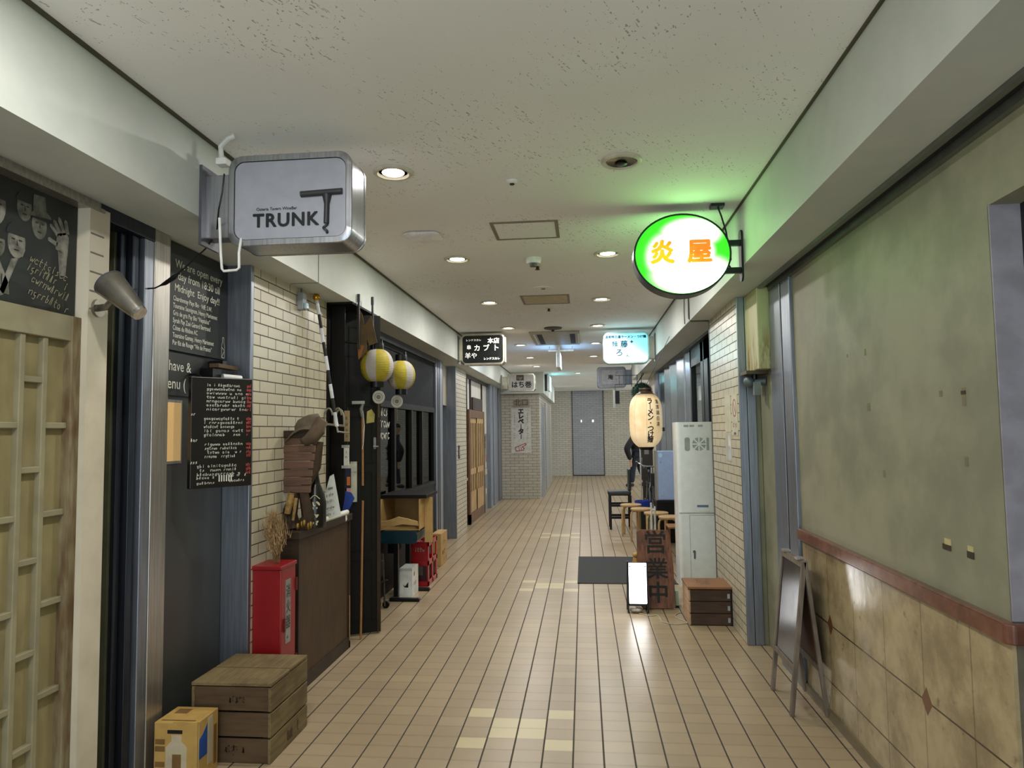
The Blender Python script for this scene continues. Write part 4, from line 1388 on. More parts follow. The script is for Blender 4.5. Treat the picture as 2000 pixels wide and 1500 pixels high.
t = thing('felt_hat', 'slouched grey-brown felt hat draped on top of the slatted panel', 'hat', (-1.68, 4.2, 1.46))
q = B()
n = 28
rs = []
for a, c, z, dx in ((0.135, 0.10, 1.50, 0.0), (0.13, 0.098, 1.515, 0.0), (0.075, 0.07, 1.535, 0.01), (0.078, 0.07, 1.57, 0.012), (0.062, 0.055, 1.60, 0.014), (0.02, 0.02, 1.61, 0.014)):
    rs.append([Vector((-1.69 + dx + a * math.cos(k * 2 * PI / n), 4.19 + c * math.sin(k * 2 * PI / n), z + 0.35 * a * math.cos(k * 2 * PI / n) + (0.02 * math.sin(3 * k * 2 * PI / n) if a > 0.1 else 0))) for k in range(n)])
q.rings(rs)
q.obj('crown_and_brim', mat('felt_taupe', '#5b5142', 0.95, var=0.2), t, smooth=True, sharp=70)
q = B()
q.tube([(-1.69, 4.115, 1.465), (-1.66, 4.11, 1.455), (-1.62, 4.115, 1.475), (-1.59, 4.13, 1.52), (-1.585, 4.15, 1.565), (-1.60, 4.17, 1.595)], [0.008, 0.03, 0.042, 0.045, 0.035, 0.012], 14)
q.obj('folded_brim', mat('felt_brown', '#54453400'[:7], 0.95, var=0.3), t, smooth=True)
t = thing('bentwood_hooks', 'bent pale cane hooks above the felt hat on the black column', 'hook', (-1.68, 4.85, 1.6))
q = B()
for x, z, w in ((-1.80, 1.60, 0.05), (-1.73, 1.60, 0.045), (-1.66, 1.59, -0.05)):
    q.tube([(x, 4.80, z - 0.04)] + [(x + w * (1 - math.cos(R(a))) * 0.6, 4.80, z + 0.075 * math.sin(R(a))) for a in range(0, 161, 20)], 0.006, 8)
q.tube([(-1.80, 4.80, 1.565), (-1.66, 4.80, 1.55)], 0.008, 8)
q.tube([(-1.72, 4.80, 1.56), (-1.72, 4.83, 1.56)], 0.008, 8)
q.obj('hooks', mat('cane_grey', '#8c8676', 0.5), t, smooth=True)
t = thing('striped_pole', 'leaning black and white striped pole with gold ball on top', 'pole', (-1.64, 4.58, 1.55))
pa, pb = Vector((-1.625, 4.56, 1.545)), Vector((-1.755, 4.53, 2.385))
for k in range(9):
    a, c = pa.lerp(pb, k / 9), pa.lerp(pb, (k + 1) / 9)
    B().cyl(a, c, 0.0115 if k % 2 == 0 else 0.0105, n=14).obj('white_band' if k % 2 == 0 else 'black_band', mat('pole_white', '#cfd0d6', 0.4) if k % 2 == 0 else M_ink, t, smooth=True)
B().ball(pb + Vector((-0.003, 0, 0.022)), 0.024).obj('gold_ball', M_gold, t, smooth=True)
B().tube([pa, pa - Vector((-0.006, 0, 0.035)), (-1.66, 4.9, 1.50)], 0.006, 8).obj('bracket', M_silver, t)

t = thing('bottle', 'black bottle with white brush lettering standing on the counter', 'bottle', (-1.66, 4.27, CT))
bp = [(0.062, 0.0), (0.065, 0.02), (0.065, 0.14), (0.055, 0.20), (0.03, 0.26), (0.018, 0.31), (0.018, 0.40), (0.022, 0.405), (0.022, 0.43), (1e-3, 0.432)]
B().lathe([(1e-3, 0)] + bp, (-1.645, 4.24, CT), 24).obj('glass', mat('bottle_black', '#15130f', 0.25), t, smooth=True)


def around(cx_, cy_, z_, rad):
    def f(x, y):
        a = x / rad
        return Vector((cx_ + (rad + 0.0015) * math.sin(a), cy_ - (rad + 0.0015) * math.cos(a), z_ + y))
    return f


q = B()
for k in range(4):
    for j in range(4):
        pts = [(random.uniform(-0.5, 0.5) * 0.02, random.uniform(-0.5, 0.5) * 0.035) for _ in range(4)]
        x0, z0_ = -0.04 + j * 0.026, CT + 0.035 + k * 0.038
        fn = around(-1.645, 4.24, 0, 0.065)
        for (ax, ay), (bx2, by2) in zip(pts, pts[1:]):
            L_ = math.hypot(bx2 - ax, by2 - ay) or 1e-5
            nx, ny = -(by2 - ay) / L_ * 0.004, (bx2 - ax) / L_ * 0.004
            q.face([q.bm.verts.new(fn(x0 + u, z0_ + v)) for u, v in ((ax + nx, ay + ny), (ax - nx, ay - ny), (bx2 - nx, by2 - ny), (bx2 + nx, by2 + ny))])
q.obj('brush_lettering', mat('cream_ink', '#b8b090', 0.7), t)
q = B()
q.tube([around(-1.645, 4.24, 0, 0.066)(-0.05 + k * 0.01, CT + 0.185 + 0.012 * math.cos(k * 0.9)) for k in range(11)], 0.003, 6)
q.obj('rope', mat('cream_ink', '#b8b090'), t)
q = B()
for k in range(5):
    q.ball((-1.70 + k * 0.02, 4.10 + 0.015 * (k % 2), CT + 0.02 + 0.01 * (k % 3)), (0.013, 0.012, 0.022), 8, 6)
tag(q.obj('gold_ornament', mat('old_gold', '#7b6226', 0.4, 0.6), smooth=True), 'small old-gold ornaments in a row on the near end of the counter', 'ornament')

t = thing('paper_menu', 'slanted white printed sheet propped on the counter', 'paper', (-1.64, 4.5, CT))
q = B().prism([(-0.068, 0.015), (0.07, 0.06), (0.0, 0.325), (-0.025, 0.31), (-0.05, 0.17)], (-1.638, 4.46, CT - 0.012), Vector((1, 0.1, 0)).normalized(), Vector((0, 0.25, 1)).normalized(), 0.002)
q.obj('sheet', mat('white_sheet', '#c6cac2', 0.6), t)
q = B()
for k in range(5):
    q.scribble(Vector((-1.67, 4.455 + k * 0.012, CT + 0.035 + k * 0.042)), Vector((1, 0.1, 0.25)).normalized(), FZ, 0.07 - k * 0.008, 0.016, 6, 0.14)
q.obj('print', mat('grey_print', '#5a5c58', 0.7), t)
t = thing('paper_roll', 'white paper roll lying along the counter edge', 'paper roll', (-1.65, 4.7, CT))
B().cyl((-1.66, 4.38, CT + 0.0195), (-1.655, 4.85, CT + 0.0195), 0.018, n=16).obj('roll', M_paper, t, smooth=True)
B().prism([(0, 0), (0.03, 0), (0.035, -0.05), (0.01, -0.06)], (-1.648, 4.80, CT + 0.02), LU, FZ, 0.002).obj('loose_end', M_paper, t)

# tags and banner hanging on the black column
t = thing('hanging_tags', 'column of white name tags hanging on the black front', 'tags', (-1.68, 4.93, 1.25))
X0 = -1.683
bx(X0 - 0.018, X0 + 0.018, 4.925, 4.935, 1.44, 1.66).obj('wood_tag', mat('pale_wood_tag', '#a48f69', 0.6), t)
bx(X0 - 0.02, X0 + 0.016, 4.922, 4.932, 1.255, 1.41).obj('white_tag', M_paper, t)
q = B()
for z in (1.25, 1.395):
    q.box(X0 - 0.035, X0 + 0.018, 4.918, 4.932, z, z + 0.02)
q.obj('tag_clip', mat('clip_grey', '#a8a8a0', 0.4), t)
q = B()
for k in range(3):
    q.scribble((X0 - 0.01, 4.9212, 1.285 + k * 0.035), FX, FZ, 0.018, 0.022, 1, 0.14)
for k in range(4):
    q.scribble((X0 - 0.01, 4.9242, 1.47 + k * 0.042), FX, FZ, 0.02, 0.028, 1, 0.14)
q.obj('lettering', mat('grey_print', '#5a5c58'), t)
bx(-1.80, -1.702, 4.935, 4.95, 0.93, SZ).obj('column_board', M_black, t)
bx(X0 - 0.003, X0 + 0.003, 4.93, 4.95, 1.24, 1.68).obj('cord', M_blackm, t)
t = thing('hanging_banner', 'blue and orange cloth streamer hanging below the white tags', 'banner', (-1.67, 4.93, 0.95))
q = B()
q.box(-1.69, -1.65, 4.92, 4.925, 1.11, 1.25)
q.obj('navy_cloth', mat('navy_cloth', '#1b2038', 0.8), t)
bx(-1.678, -1.655, 4.916, 4.92, 1.13, 1.19).obj('orange_patch', mat('orange_cloth', '#c46a24', 0.8), t)
bx(-1.68, -1.648, 4.916, 4.921, 1.05, 1.11).obj('pink_patch', mat('pink_cloth', '#c08a86', 0.8), t)
B().prism([(-0.02, 0.13), (0.02, 0.12), (0.045, 0.08), (-0.01, -0.03), (-0.045, -0.02), (-0.03, 0.06)], (-1.667, 4.915, 0.96), FX, FZ, 0.006).obj('blue_tail', mat('blue_cloth', '#1c3f93', 0.7), t)

# open black door leaf with brown edge
t = thing('door_leaf', 'tall black door leaf standing open toward the passage', 'door', (-1.68, 5.24, 0))
A, Cc = Vector((-1.795, 5.165, 0)), Vector((-1.548, 5.305, 0))
U_ = (Cc - A).normalized()
Ld = (Cc - A).length
B().prism([(0, 0.012), (Ld, 0.012), (Ld, 2.40), (0, 2.40)], A, U_, FZ, 0.03).obj('leaf', mat('door_black', '#0e0d0a', 0.5, spec=0.25), t)
N_ = U_.cross(FZ)
q = B()
for a, c in ((0.10, 0.55), (0.62, 1.20), (1.27, 1.62), (1.70, 2.30)):
    q.prism([(0.045, a), (Ld - 0.055, a), (Ld - 0.055, a + 0.012), (0.045, a + 0.012)], A + N_ * 0.006, U_, FZ, 0.006)
    q.prism([(0.045, c), (Ld - 0.055, c), (Ld - 0.055, c + 0.012), (0.045, c + 0.012)], A + N_ * 0.006, U_, FZ, 0.006)
    q.prism([(0.045, a), (0.057, a), (0.057, c), (0.045, c)], A + N_ * 0.006, U_, FZ, 0.006)
    q.prism([(Ld - 0.067, a), (Ld - 0.055, a), (Ld - 0.055, c), (Ld - 0.067, c)], A + N_ * 0.006, U_, FZ, 0.006)
q.obj('panel_moulding', M_black, t)
B().prism([(Ld - 0.028, 0.012), (Ld, 0.012), (Ld, 1.72), (Ld - 0.028, 1.72)], A + N_ * 0.008, U_, FZ, 0.044).obj('brown_edge', M_dwood, t)
B().prism([(0.03, 0.985), (0.105, 0.985), (0.105, 1.285), (0.03, 1.285)], A + N_ * 0.006, U_, FZ, 0.005).obj('white_notice', mat('ivory_sheet', '#b8b7a4', 0.6), t)
B().prism([(0.175, 1.57), (0.235, 1.58), (0.24, 1.64), (0.215, 1.68), (0.18, 1.66)], A + N_ * 0.008, U_, FZ, 0.004).obj('yellow_note', mat('yellow_note', '#a89b52', 0.7, var=0.2), t)
q = B()
q.prism(rrect(0.02, 0.09, 0.008), A + U_ * (Ld - 0.045) + N_ * 0.012 + Vector((0, 0, 1.42)), U_, FZ, 0.012)
q.tube([A + U_ * (Ld - 0.06) + N_ * 0.02 + Vector((0, 0, 1.395)), A + U_ * (Ld - 0.02) + N_ * 0.02 + Vector((0, 0, 1.395))], 0.006, 8)
q.obj('latch', mat('latch_grey', '#8b8d8c', 0.4, 0.5), t)
q = B()
q.ball(A + U_ * 0.02 + N_ * 0.012 + Vector((0, 0, 0.5)), 0.012, 10, 8)
q.obj('lock', M_silver, t)
# black soffit box over the entrance
ob = tag(bx(-1.80, -1.612, 4.84, 5.42, 2.415, SZ).obj('canopy_board', M_black), 'black board under the beam over the dark entrance', 'board')
t = thing('squeegee', 'wooden-handled cleaning squeegee hung before the black door leaf', 'squeegee', (-1.63, 5.16, 1.1))
bx(-1.715, -1.625, 5.135, 5.16, 1.715, 1.738).obj('blade', mat('squeegee_white', '#b9bdb4', 0.4), t)
q = B()
q.tube([(-1.635, 5.15, 1.72), (-1.65, 5.15, 1.68), (-1.64, 5.15, 1.62)], [0.010, 0.014, 0.012], 10)
q.obj('socket', mat('squeegee_grey', '#77786f', 0.4), t, smooth=True)
B().cyl((-1.64, 5.15, 1.63), (-1.637, 5.15, 1.11), 0.0085, n=12).obj('handle', wood('handle_wood', '#8b6135', '#a77a48', 0.5), t, smooth=True)
B().tube([(-1.632, 5.14, 1.66), (-1.622, 5.14, 1.55), (-1.63, 5.14, 1.42), (-1.638, 5.14, 1.38)], 0.003, 6).obj('cord', M_paper, t, smooth=True)
t = tag(B().cyl((-1.645, 5.13, 0.0), (-1.635, 5.145, 1.0), 0.0085, n=12).obj('wooden_rod', wood('handle_wood', '#8b6135', '#a77a48'), smooth=True), 'thin wooden rod leaning on the floor against the black door leaf', 'rod')

# rods with brown cloth above the lanterns
t = thing('cloth_pennant', 'brown cloth pennant strung between two black rods above the lanterns', 'pennant', (-1.58, 5.0, 2.1))
for p in ((-1.598, 4.93), (-1.532, 5.05)):
    B().cyl((p[0] + 0.004, p[1], 2.10), (p[0], p[1], 2.47), 0.008, n=10).obj('rod', M_blackm, t)
    B().cyl((p[0], p[1], 2.44), (p[0], p[1], 2.50), 0.011, n=10).obj('rod_tip', M_blackm, t)
M_cl = mat('brown_cloth', '#5d4a2e', 0.9, var=0.2)
q = B()
q.prism([(-0.02, 0.40), (0.02, 0.33), (0.055, 0.16), (0.055, 0.06), (0.02, 0.02), (-0.012, 0.10)], (-1.605, 4.97, 2.03), FX, FZ, 0.006)
q.prism([(0.085, 0.32), (0.13, 0.12), (0.07, 0.10), (0.03, 0.24)], (-1.605, 4.975, 2.03), FX, FZ, 0.006)
q.obj('cloth', M_cl, t)
q = B()
q.tube([(-1.72, 4.945, 2.16), (-1.66, 4.98, 2.155), (-1.50, 5.09, 2.155), (-1.38, 5.32, 2.10)], 0.008, 8)
tag(q.obj('lantern_bracket', M_blackm), 'thin black bar carrying the two yellow and white lanterns', 'bracket')
q = B()
q.prism([(-0.02, 0.10), (0.03, 0.08), (0.01, 0.0), (-0.01, -0.02)], (-1.60, 4.965, 2.05), FX, FZ, 0.005)
q.obj('orange_tab', mat('tan_tab', '#8a5a32', 0.9), t)

# yellow and white round lanterns
M_gore = gore_mat()


def round_lantern(x, y, z, r, rz, label, rot, top):
    t = thing('paper_lantern', label, 'lantern', (x, y, z), 'yellow and white round lanterns')
    prof = [(max(0.001, r * math.cos(R(a)) ** 0.8), rz * math.sin(R(a))) for a in range(-72, 73, 8)]
    o = B().lathe(prof, (x, y, z), 36).obj('paper_globe', M_gore, t, smooth=True)
    o.rotation_euler.z = rot
    cr = r * math.cos(R(72)) ** 0.8 * 1.05
    zt = rz * math.sin(R(72))
    q = B().lathe([(cr, 0), (cr, 0.055), (1e-3, 0.056)], (x, y, z + zt - 0.006), 20)
    q.obj('top_cap', M_blackm, t)
    B().lathe([(1e-3, -0.04), (cr, -0.04), (cr, 0.006)], (x, y, z - zt), 20).obj('bottom_cap', M_blackm, t)
    q = B()
    q.tube([(x + cr * 0.7, y - 0.02, z + zt), (x + cr * 0.9, y - 0.02, z + zt + 0.03), (x + cr * 0.9, y - 0.02, z + zt + 0.07)], 0.003, 6)
    q.tube([(x + cr * 0.9, y - 0.02, z + zt + 0.02), (x, y, top)], 0.002, 6)
    q.obj('wire_bail', M_chrome, t)
    return t


round_lantern(-1.513, 5.10, 1.994, 0.122, 0.126, 'nearer round yellow and white paper lantern in the black front', 0.0, 2.15)
round_lantern(-1.388, 5.32, 1.938, 0.108, 0.115, 'farther round yellow and white paper lantern, partly behind its neighbour', 1.1, 2.10)
for x, fy, z, lb in ((-1.503, 5.11, 1.762, 'round white paper fan hanging under the nearer yellow lantern'), (-1.421, 5.32, 1.737, 'round white paper fan hanging under the farther yellow lantern')):
    t = thing('round_fan', lb, 'fan', (x, fy, z), 'round fans under the lanterns')
    B().prism(ell(0.046, 0.049, 28), (x, fy - 0.005, z), FX, FZ, 0.006).obj('disc', mat('fan_white', '#b5b0a2', 0.7), t)
    q = B()
    q.rings([[Vector((x + a * 1.0, fy - 0.0055, z + c)) for a, c in ell(rr, rr, 24)] for rr in (0.026, 0.030)], caps=False)
    q.obj('ring_print', mat('fan_grey', '#6d6a62', 0.7), t)
    B().prism(ell(0.017, 0.017, 16), (x, fy - 0.0055, z), FX, FZ, 0.002).obj('centre_print', mat('fan_grey', '#6d6a62'), t)
    B().tube([(x, fy, z + 0.045), (x, fy, z + 0.105)], 0.002, 6).obj('string', M_blackm, t)
    B().tube([(x, fy, z - 0.045), (x + 0.001, fy, z - 0.15)], 0.003, 6).obj('stick', mat('fan_stick', '#6b5334', 0.6), t)

# table with an open carton, teal seat and things under it
t = thing('table', 'small black-legged table under the shop window', 'table', (-1.65, 6.5, 0))
B().prism(rrect(0.34, 0.11, 0.04), (-1.655, 6.235, 0.568), FX, FZ, 0.52).obj('tabletop', mat('teal_vinyl', '#0d2b36', 0.35), t, smooth=True)
for y, x0 in ((6.29, -1.69), (6.71, -1.69)):
    bx(x0 - 0.02, x0 + 0.02, y - 0.02, y + 0.02, 0.04, 0.52).obj('leg', M_blackm, t)
    bx(x0 - 0.06, -1.478, y - 0.025, y + 0.025, 0.0, 0.03).obj('foot', M_blackm, t, bev=0.008)
bx(-1.80, -1.74, 6.40, 6.65, 0.40, 0.52).obj('apron', M_blackm, t)
t = thing('cardboard_box', 'opened cardboard box with its flap bent down on the small table', 'box', (-1.65, 6.5, 0.624))
zb = 0.624
xa, xb2 = -1.83, -1.475
q = B()
q.box(xa, xb2, 6.74, 6.746, zb, 0.90).box(xa, xb2, 6.30, 6.75, zb, zb + 0.006)
q.box(xa, xa + 0.006, 6.25, 6.75, zb, 0.90).box(xb2 - 0.006, xb2, 6.28, 6.75, zb, 0.90)
q.obj('carton', M_card, t)
B().prism([(0.0, 0.11), (0.08, 0.12), (0.17, 0.155), (0.26, 0.135), (0.34, 0.11), (0.345, 0.07), (0.2, 0.085), (0.1, 0.062), (0.0, 0.07)], (xa + 0.01, 6.26, zb - 0.02), FX, Vector((0, -0.3, 0.95)).normalized(), 0.006).obj('front_flap', mat('flap_card', '#caa96f', 0.75), t)
bx(xa - 0.035, xa - 0.0, 6.24, 6.25, 0.66, 0.90).obj('side_flap', M_card, t)
bx(xb2 + 0.001, xb2 + 0.075, 6.48, 6.49, 0.49, 0.90).obj('side_flap', M_card, t)
ob = tag(bx(-1.85, -1.42, 6.32, 6.80, 0.905, 0.935).obj('shelf_board', M_black, bev=0.003), 'dark shelf board lying across the opened cardboard box', 'board')

t = thing('white_carton', 'small white carton with a black tick mark under the table', 'carton', (-1.63, 6.52, 0))
bx(-1.70, -1.578, 6.42, 6.66, 0, 0.262).obj('carton', M_white, t, bev=0.003)
B().prism([(-0.03, 0.0), (-0.01, -0.018), (0.022, 0.022), (0.02, -0.03), (-0.014, -0.028)], (-1.635, 6.4192, 0.12), FX, FZ, 0.0006).obj('tick_mark', M_ink, t)
q = B()
q.prism(ell(0.018, 0.022, 16), (-1.5772, 6.50, 0.20), LU, FZ, 0.0005)
q.scribble((-1.5772, 6.48, 0.10), LU, FZ, 0.1, 0.04, 4, 0.1)
q.obj('red_print', mat('red_print', '#b4473f', 0.6), t)
bx(-1.70, -1.578, 6.415, 6.42, 0.24, 0.262).obj('lid_edge', mat('white_shadow', '#b8b8b4', 0.5), t)


def beer_crate(label, x0, x1, y0, y1, z1):
    t = thing('bottle_crate', label, 'crate', ((x0 + x1) / 2, (y0 + y1) / 2, 0))
    M_rc = mat('red_plastic', '#a3141c', 0.3)
    q = B()
    for z in (0.0, z1 * 0.46, z1 - 0.05):
        q.box(x1 - 0.012, x1, y0, y1, z, z + 0.05)
        q.box(x0, x0 + 0.012, y0, y1, z, z + 0.05)
        q.box(x0, x1, y0, y0 + 0.012, z, z + 0.05)
        q.box(x0, x1, y1 - 0.012, y1, z, z + 0.05)
    for y in (y0, (y0 + y1) / 2 - 0.03, y1 - 0.05):
        q.box(x1 - 0.012, x1, y, y + 0.05, 0, z1)
        q.box(x0, x0 + 0.012, y, y + 0.05, 0, z1)
    q.box(x0, x1, y0 + 0.001, y0 + 0.01, z1 * 0.5, z1)
    q.obj('shell', M_rc, t, bev=0.003)
    bx(x0 + 0.012, x1 - 0.012, y0 + 0.012, y1 - 0.012, 0.003, 0.02).obj('base', M_rc, t)
    bx(x0 + 0.02, x1 - 0.02, y0 + 0.02, y1 - 0.02, 0.02, z1 * 0.45).obj('dark_dividers', mat('maroon_dark', '#3a0b0d', 0.5), t)
    q = B()
    q.scribble(((x0 + x1) / 2 - 0.05, y0 - 0.0006, z1 * 0.78), FX, FZ, 0.1, 0.04, 4, 0.14)
    q.obj('white_print', mat('pale_print', '#a9a2a2', 0.5), t)
    bx((x0 + x1) / 2 - 0.03, (x0 + x1) / 2 + 0.03, y0 + 0.0, y0 + 0.004, z1 * 0.25, z1 * 0.45).obj('grey_side', mat('crate_grey', '#4f4f4b', 0.5), t)
    return t


beer_crate('red plastic bottle crate standing on the floor behind the white carton', -1.70, -1.532, 6.88, 7.31, 0.43)
t = thing('cardboard_box', 'closed cardboard box on the floor beyond the red crate', 'box', (-1.66, 8.07, 0))
bx(-1.72, -1.612, 7.9, 8.26, 0, 0.36).obj('carton', M_card, t, bev=0.004)
q = B()
q.scribble((-1.6112, 8.0, 0.23), LU, FZ, 0.16, 0.05, 3, 0.16)
q.scribble((-1.6112, 7.97, 0.12), LU, FZ, 0.16, 0.06, 3, 0.16)
q.scribble((-1.6112, 8.02, 0.04), LU, FZ, 0.2, 0.05, 4, 0.1)
q.obj('print', mat('carton_ink', '#4c3b22', 0.7), t)
bx(-1.69, -1.64, 7.9, 8.26, 0.36, 0.3608).obj('tape', mat('tape_tan', '#c4a870', 0.3), t)
t = thing('folding_trolley', 'dark folded trolley leaning by the table legs', 'trolley', (-1.76, 6.12, 0))
q = B()
q.tube([(-1.79, 6.05, 0.02), (-1.77, 6.10, 0.45)], 0.008, 8)
q.tube([(-1.72, 6.02, 0.02), (-1.76, 6.10, 0.45)], 0.008, 8)
q.tube([(-1.80, 6.05, 0.20), (-1.70, 6.03, 0.24)], 0.007, 8)
q.obj('frame', mat('trolley_grey', '#4a4a46', 0.4, 0.5), t)
q = B()
for x, z in ((-1.79, 0.03), (-1.715, 0.03)):
    q.cyl((x, 6.03, z), (x, 6.055, z), 0.03, n=18)
q.obj('wheels', M_blackm, t)
bx(-1.80, -1.74, 6.06, 6.10, 0.25, 0.40).obj('bag', mat('trolley_bag', '#2a2820', 0.8), t, bev=0.015)

# posters and small fittings on the far left
t = thing('wall_poster', 'narrow pale notice on the grey bay wall beside the second blue post', 'poster', (-2.03, 9.6, 1.0))
bx(-2.04, -2.036, 9.52, 9.85, 1.15, 1.80).obj('sheet', mat('poster_pale', '#a7a7a8', 0.6), t)
q = B()
for k in range(4):
    q.scribble((-2.0352, 9.56, 1.65 - k * 0.12), LU, FZ, 0.25, 0.05, 5, 0.1)
q.obj('print', mat('grey_print', '#5a5c58'), t)
t = thing('intercom', 'small black slot plate on the second cream brick pillar', 'wall plate', (-1.80, 10.15, 1.1))
bx(-1.801, -1.79, 10.10, 10.19, 1.11, 1.30).obj('plate', M_blackm, t)
bx(-1.79, -1.787, 10.125, 10.165, 1.16, 1.26).obj('window', M_silver, t)
t = thing('round_sign', 'dark rounded sign board on the white front beside the wooden doors', 'sign', (-1.88, 11.0, 1.2))
B().prism(ell(0.10, 0.42, 28), (-1.868, 10.93, 1.45), LU, FZ, 0.02).obj('board', M_black, t)
bx(-1.89, -1.86, 10.9, 11.3, 0.72, 0.76).obj('ledge', mat('ledge_grey', '#9d9b94', 0.5), t)
t = thing('wooden_plaque', 'dark brown square plaque above the wooden sliding doors', 'plaque', (-1.88, 12.4, 1.86))
bx(-1.90, -1.86, 11.92, 12.95, 1.87, 2.08).obj('board', wood('plaque_brown', '#35241a', '#4c3526', 0.5), t)
bx(-1.861, -1.857, 12.05, 12.8, 1.90, 2.05).obj('inset', mat('plaque_dark', '#231811', 0.5), t)
t = thing('flyer_board', 'patchwork of small coloured flyers beside the wooden doors', 'notice board', (-1.89, 13.45, 0.6))
bx(-1.889, -1.884, 13.15, 13.75, 0.25, 1.45).obj('backing', mat('grey_dado', '#77756d'), t)
for k, hx_ in enumerate(('#b9b4a8', '#8c5a58', '#5d6f7c', '#a59a6a', '#3d3f44', '#b9b4a8')):
    q = B()
    for j in range(4):
        y, z = 13.17 + random.uniform(0, 0.42), 0.3 + ((k * 4 + j) % 9) * 0.125
        q.box(-1.884, -1.8815 + 0.0004 * k, y, y + 0.14, z, z + 0.11)
    q.obj('flyers', mat('flyer%d' % k, hx_, 0.6), t)
t = thing('station_plate', 'brown plate with two worn characters on the brick block', 'sign', (-1.37, 15.73, 2.02))
bx(-1.555, -1.19, 15.725, 15.74, 2.03, 2.20).obj('plate', mat('plate_taupe', '#8d8578', 0.6), t)
q = B()
q.text('北口', 0.16, (-1.372, 15.7235, 2.117), FX, FZ, bold=0.003)
q.obj('lettering', mat('worn_brown', '#564a3c', 0.7), t)
t = thing('lift_poster', 'tall white lift poster with black vertical lettering on the brick block', 'poster', (-1.385, 15.73, 1.0))
bx(-1.605, -1.16, 15.728, 15.74, 1.005, 2.0).obj('sheet', mat('poster_white', '#bdbcb6', 0.55), t)
q = B()
for k, ch in enumerate('エレベ｜タ｜'):
    q.text(ch, 0.13 if ch != '｜' else 0.10, (-1.385, 15.7265, 1.925 - k * 0.112), FX, FZ, bold=0.009)
q.obj('lettering', mat('poster_ink', '#1d1b26', 0.6), t)
q = B()
for x in (-1.53, -1.235):
    for k in range(12):
        q.scribble((x - 0.01, 15.727, 1.88 - k * 0.05), FX, FZ, 0.02, 0.03, 1, 0.2)
q.obj('side_lettering', mat('green_grey_print', '#5c7368', 0.7), t)
q = B()
q.ribbon([(-0.11, -0.05), (-0.13, 0.03), (-0.05, 0.06), (0.10, 0.12), (0.11, 0.09), (0.03, 0.04), (0.07, 0.01), (0.05, -0.03), (-0.11, -0.05)], 0.02, (-1.39, 15.727, 1.10), FX, FZ)
q.ribbon([(-0.05, 0.05), (-0.04, -0.04)], 0.015, (-1.39, 15.727, 1.10), FX, FZ)
q.ribbon([(0.0, 0.05), (0.01, -0.03)], 0.012, (-1.39, 15.727, 1.10), FX, FZ)
q.obj('pointing_hand', mat('faded_red', '#a8605c', 0.6), t)
t = thing('motion_sensor', 'small grey sensor box high on the near cream brick pillar', 'sensor', (-1.79, 4.33, 2.3))
bx(-1.80, -1.76, 4.31, 4.37, 2.29, 2.40).obj('housing', mat('sensor_body', '#8f9294', 0.4), t, bev=0.004)
bx(-1.76, -1.74, 4.32, 4.36, 2.295, 2.335).obj('lens', mat('sensor_lens', '#a9c4cc', 0.15), t, bev=0.005)
B().tube([(-1.785, 4.34, 2.40), (-1.785, 4.34, SZ)], 0.005, 8).obj('wire', mat('sensor_grey', '#4d4c46'), t)

# ------------------------------------------------------------------ right side objects
# stained electric box over the plaster bay
struct(bx(1.212, 1.6, 5.165, 6.22, 0, SZ).obj('wall_right_bay', M_plaster, world=True))
t = thing('electric_box', 'rust-streaked cream sheet-metal box high on the right wall', 'electric box', (1.20, 4.96, 1.89))
bx(1.155, 1.246, 4.785, 5.13, 1.885, SZ - 0.002).obj('cover', stain_mat(), t, bev=0.006)
t = thing('pipe_clamp', 'blue-grey pipe valve under the rusty cream box', 'valve', (1.19, 4.95, 1.8))
q = B()
q.cyl((1.12, 5.02, 1.815), (1.246, 4.97, 1.815), 0.028, n=16)
q.ball((1.14, 5.0, 1.815), 0.04)
q.obj('valve_body', mat('valve_grey', '#5c6468', 0.5, 0.3), t, smooth=True)
B().cyl((1.17, 4.98, 1.83), (1.17, 4.98, 1.885), 0.02, n=14).obj('pipe', M_blackm, t)
bx(1.155, 1.20, 4.93, 4.965, 1.72, 1.81).obj('lever', mat('valve_dark', '#6d7478', 0.5), t)
bx(1.10, 1.246, 4.90, 5.10, 1.862, 1.885).obj('support_plate', mat('rusty_plate', '#4c4430', 0.6), t)

# notices on the right pillar
t = thing('wall_notice', 'long blank paper notice taped on the right brick pillar', 'notice', (1.095, 5.55, 1.46))
bx(1.0945, 1.098, 5.44, 5.65, 1.47, 1.745).obj('sheet', mat('notice_cream', '#c1bda9', 0.5), t)
t = thing('wall_notice', 'red circle prohibition notice taped on the right brick pillar', 'notice', (1.095, 5.3, 1.44))
bx(1.0945, 1.098, 5.205, 5.39, 1.445, 1.745).obj('sheet', mat('notice_cream', '#c1bda9'), t)
q = B()
q.rings([[Vector((1.0938, 5.297 + x, 1.645 + z)) for x, z in ell(a, a, 28)] for a in (0.055, 0.066)], caps=False)
q.ribbon([(-0.04, 0.04), (0.04, -0.04)], 0.010, (1.0938, 5.297, 1.645), RU, FZ)
q.scribble((1.0938, 5.355, 1.505), RU, FZ, 0.12, 0.045, 3, 0.15)
q.obj('red_print', mat('notice_red', '#a5463e', 0.5), t)
bx(1.0936, 1.0945, 5.26, 5.335, 1.45, 1.468).obj('dark_print', mat('grey_print', '#5a5c58'), t)
t = thing('wall_notice', 'small notice in a shiny clear sleeve below the paper notices', 'notice', (1.095, 5.55, 1.25))
bx(1.0945, 1.098, 5.45, 5.66, 1.25, 1.46).obj('sheet', mat('notice_grey', '#b7b5a8', 0.5), t)
bx(1.0935, 1.0945, 5.47, 5.55, 1.265, 1.44).obj('sleeve', mat('sleeve', '#d5d9dc', 0.1), t)

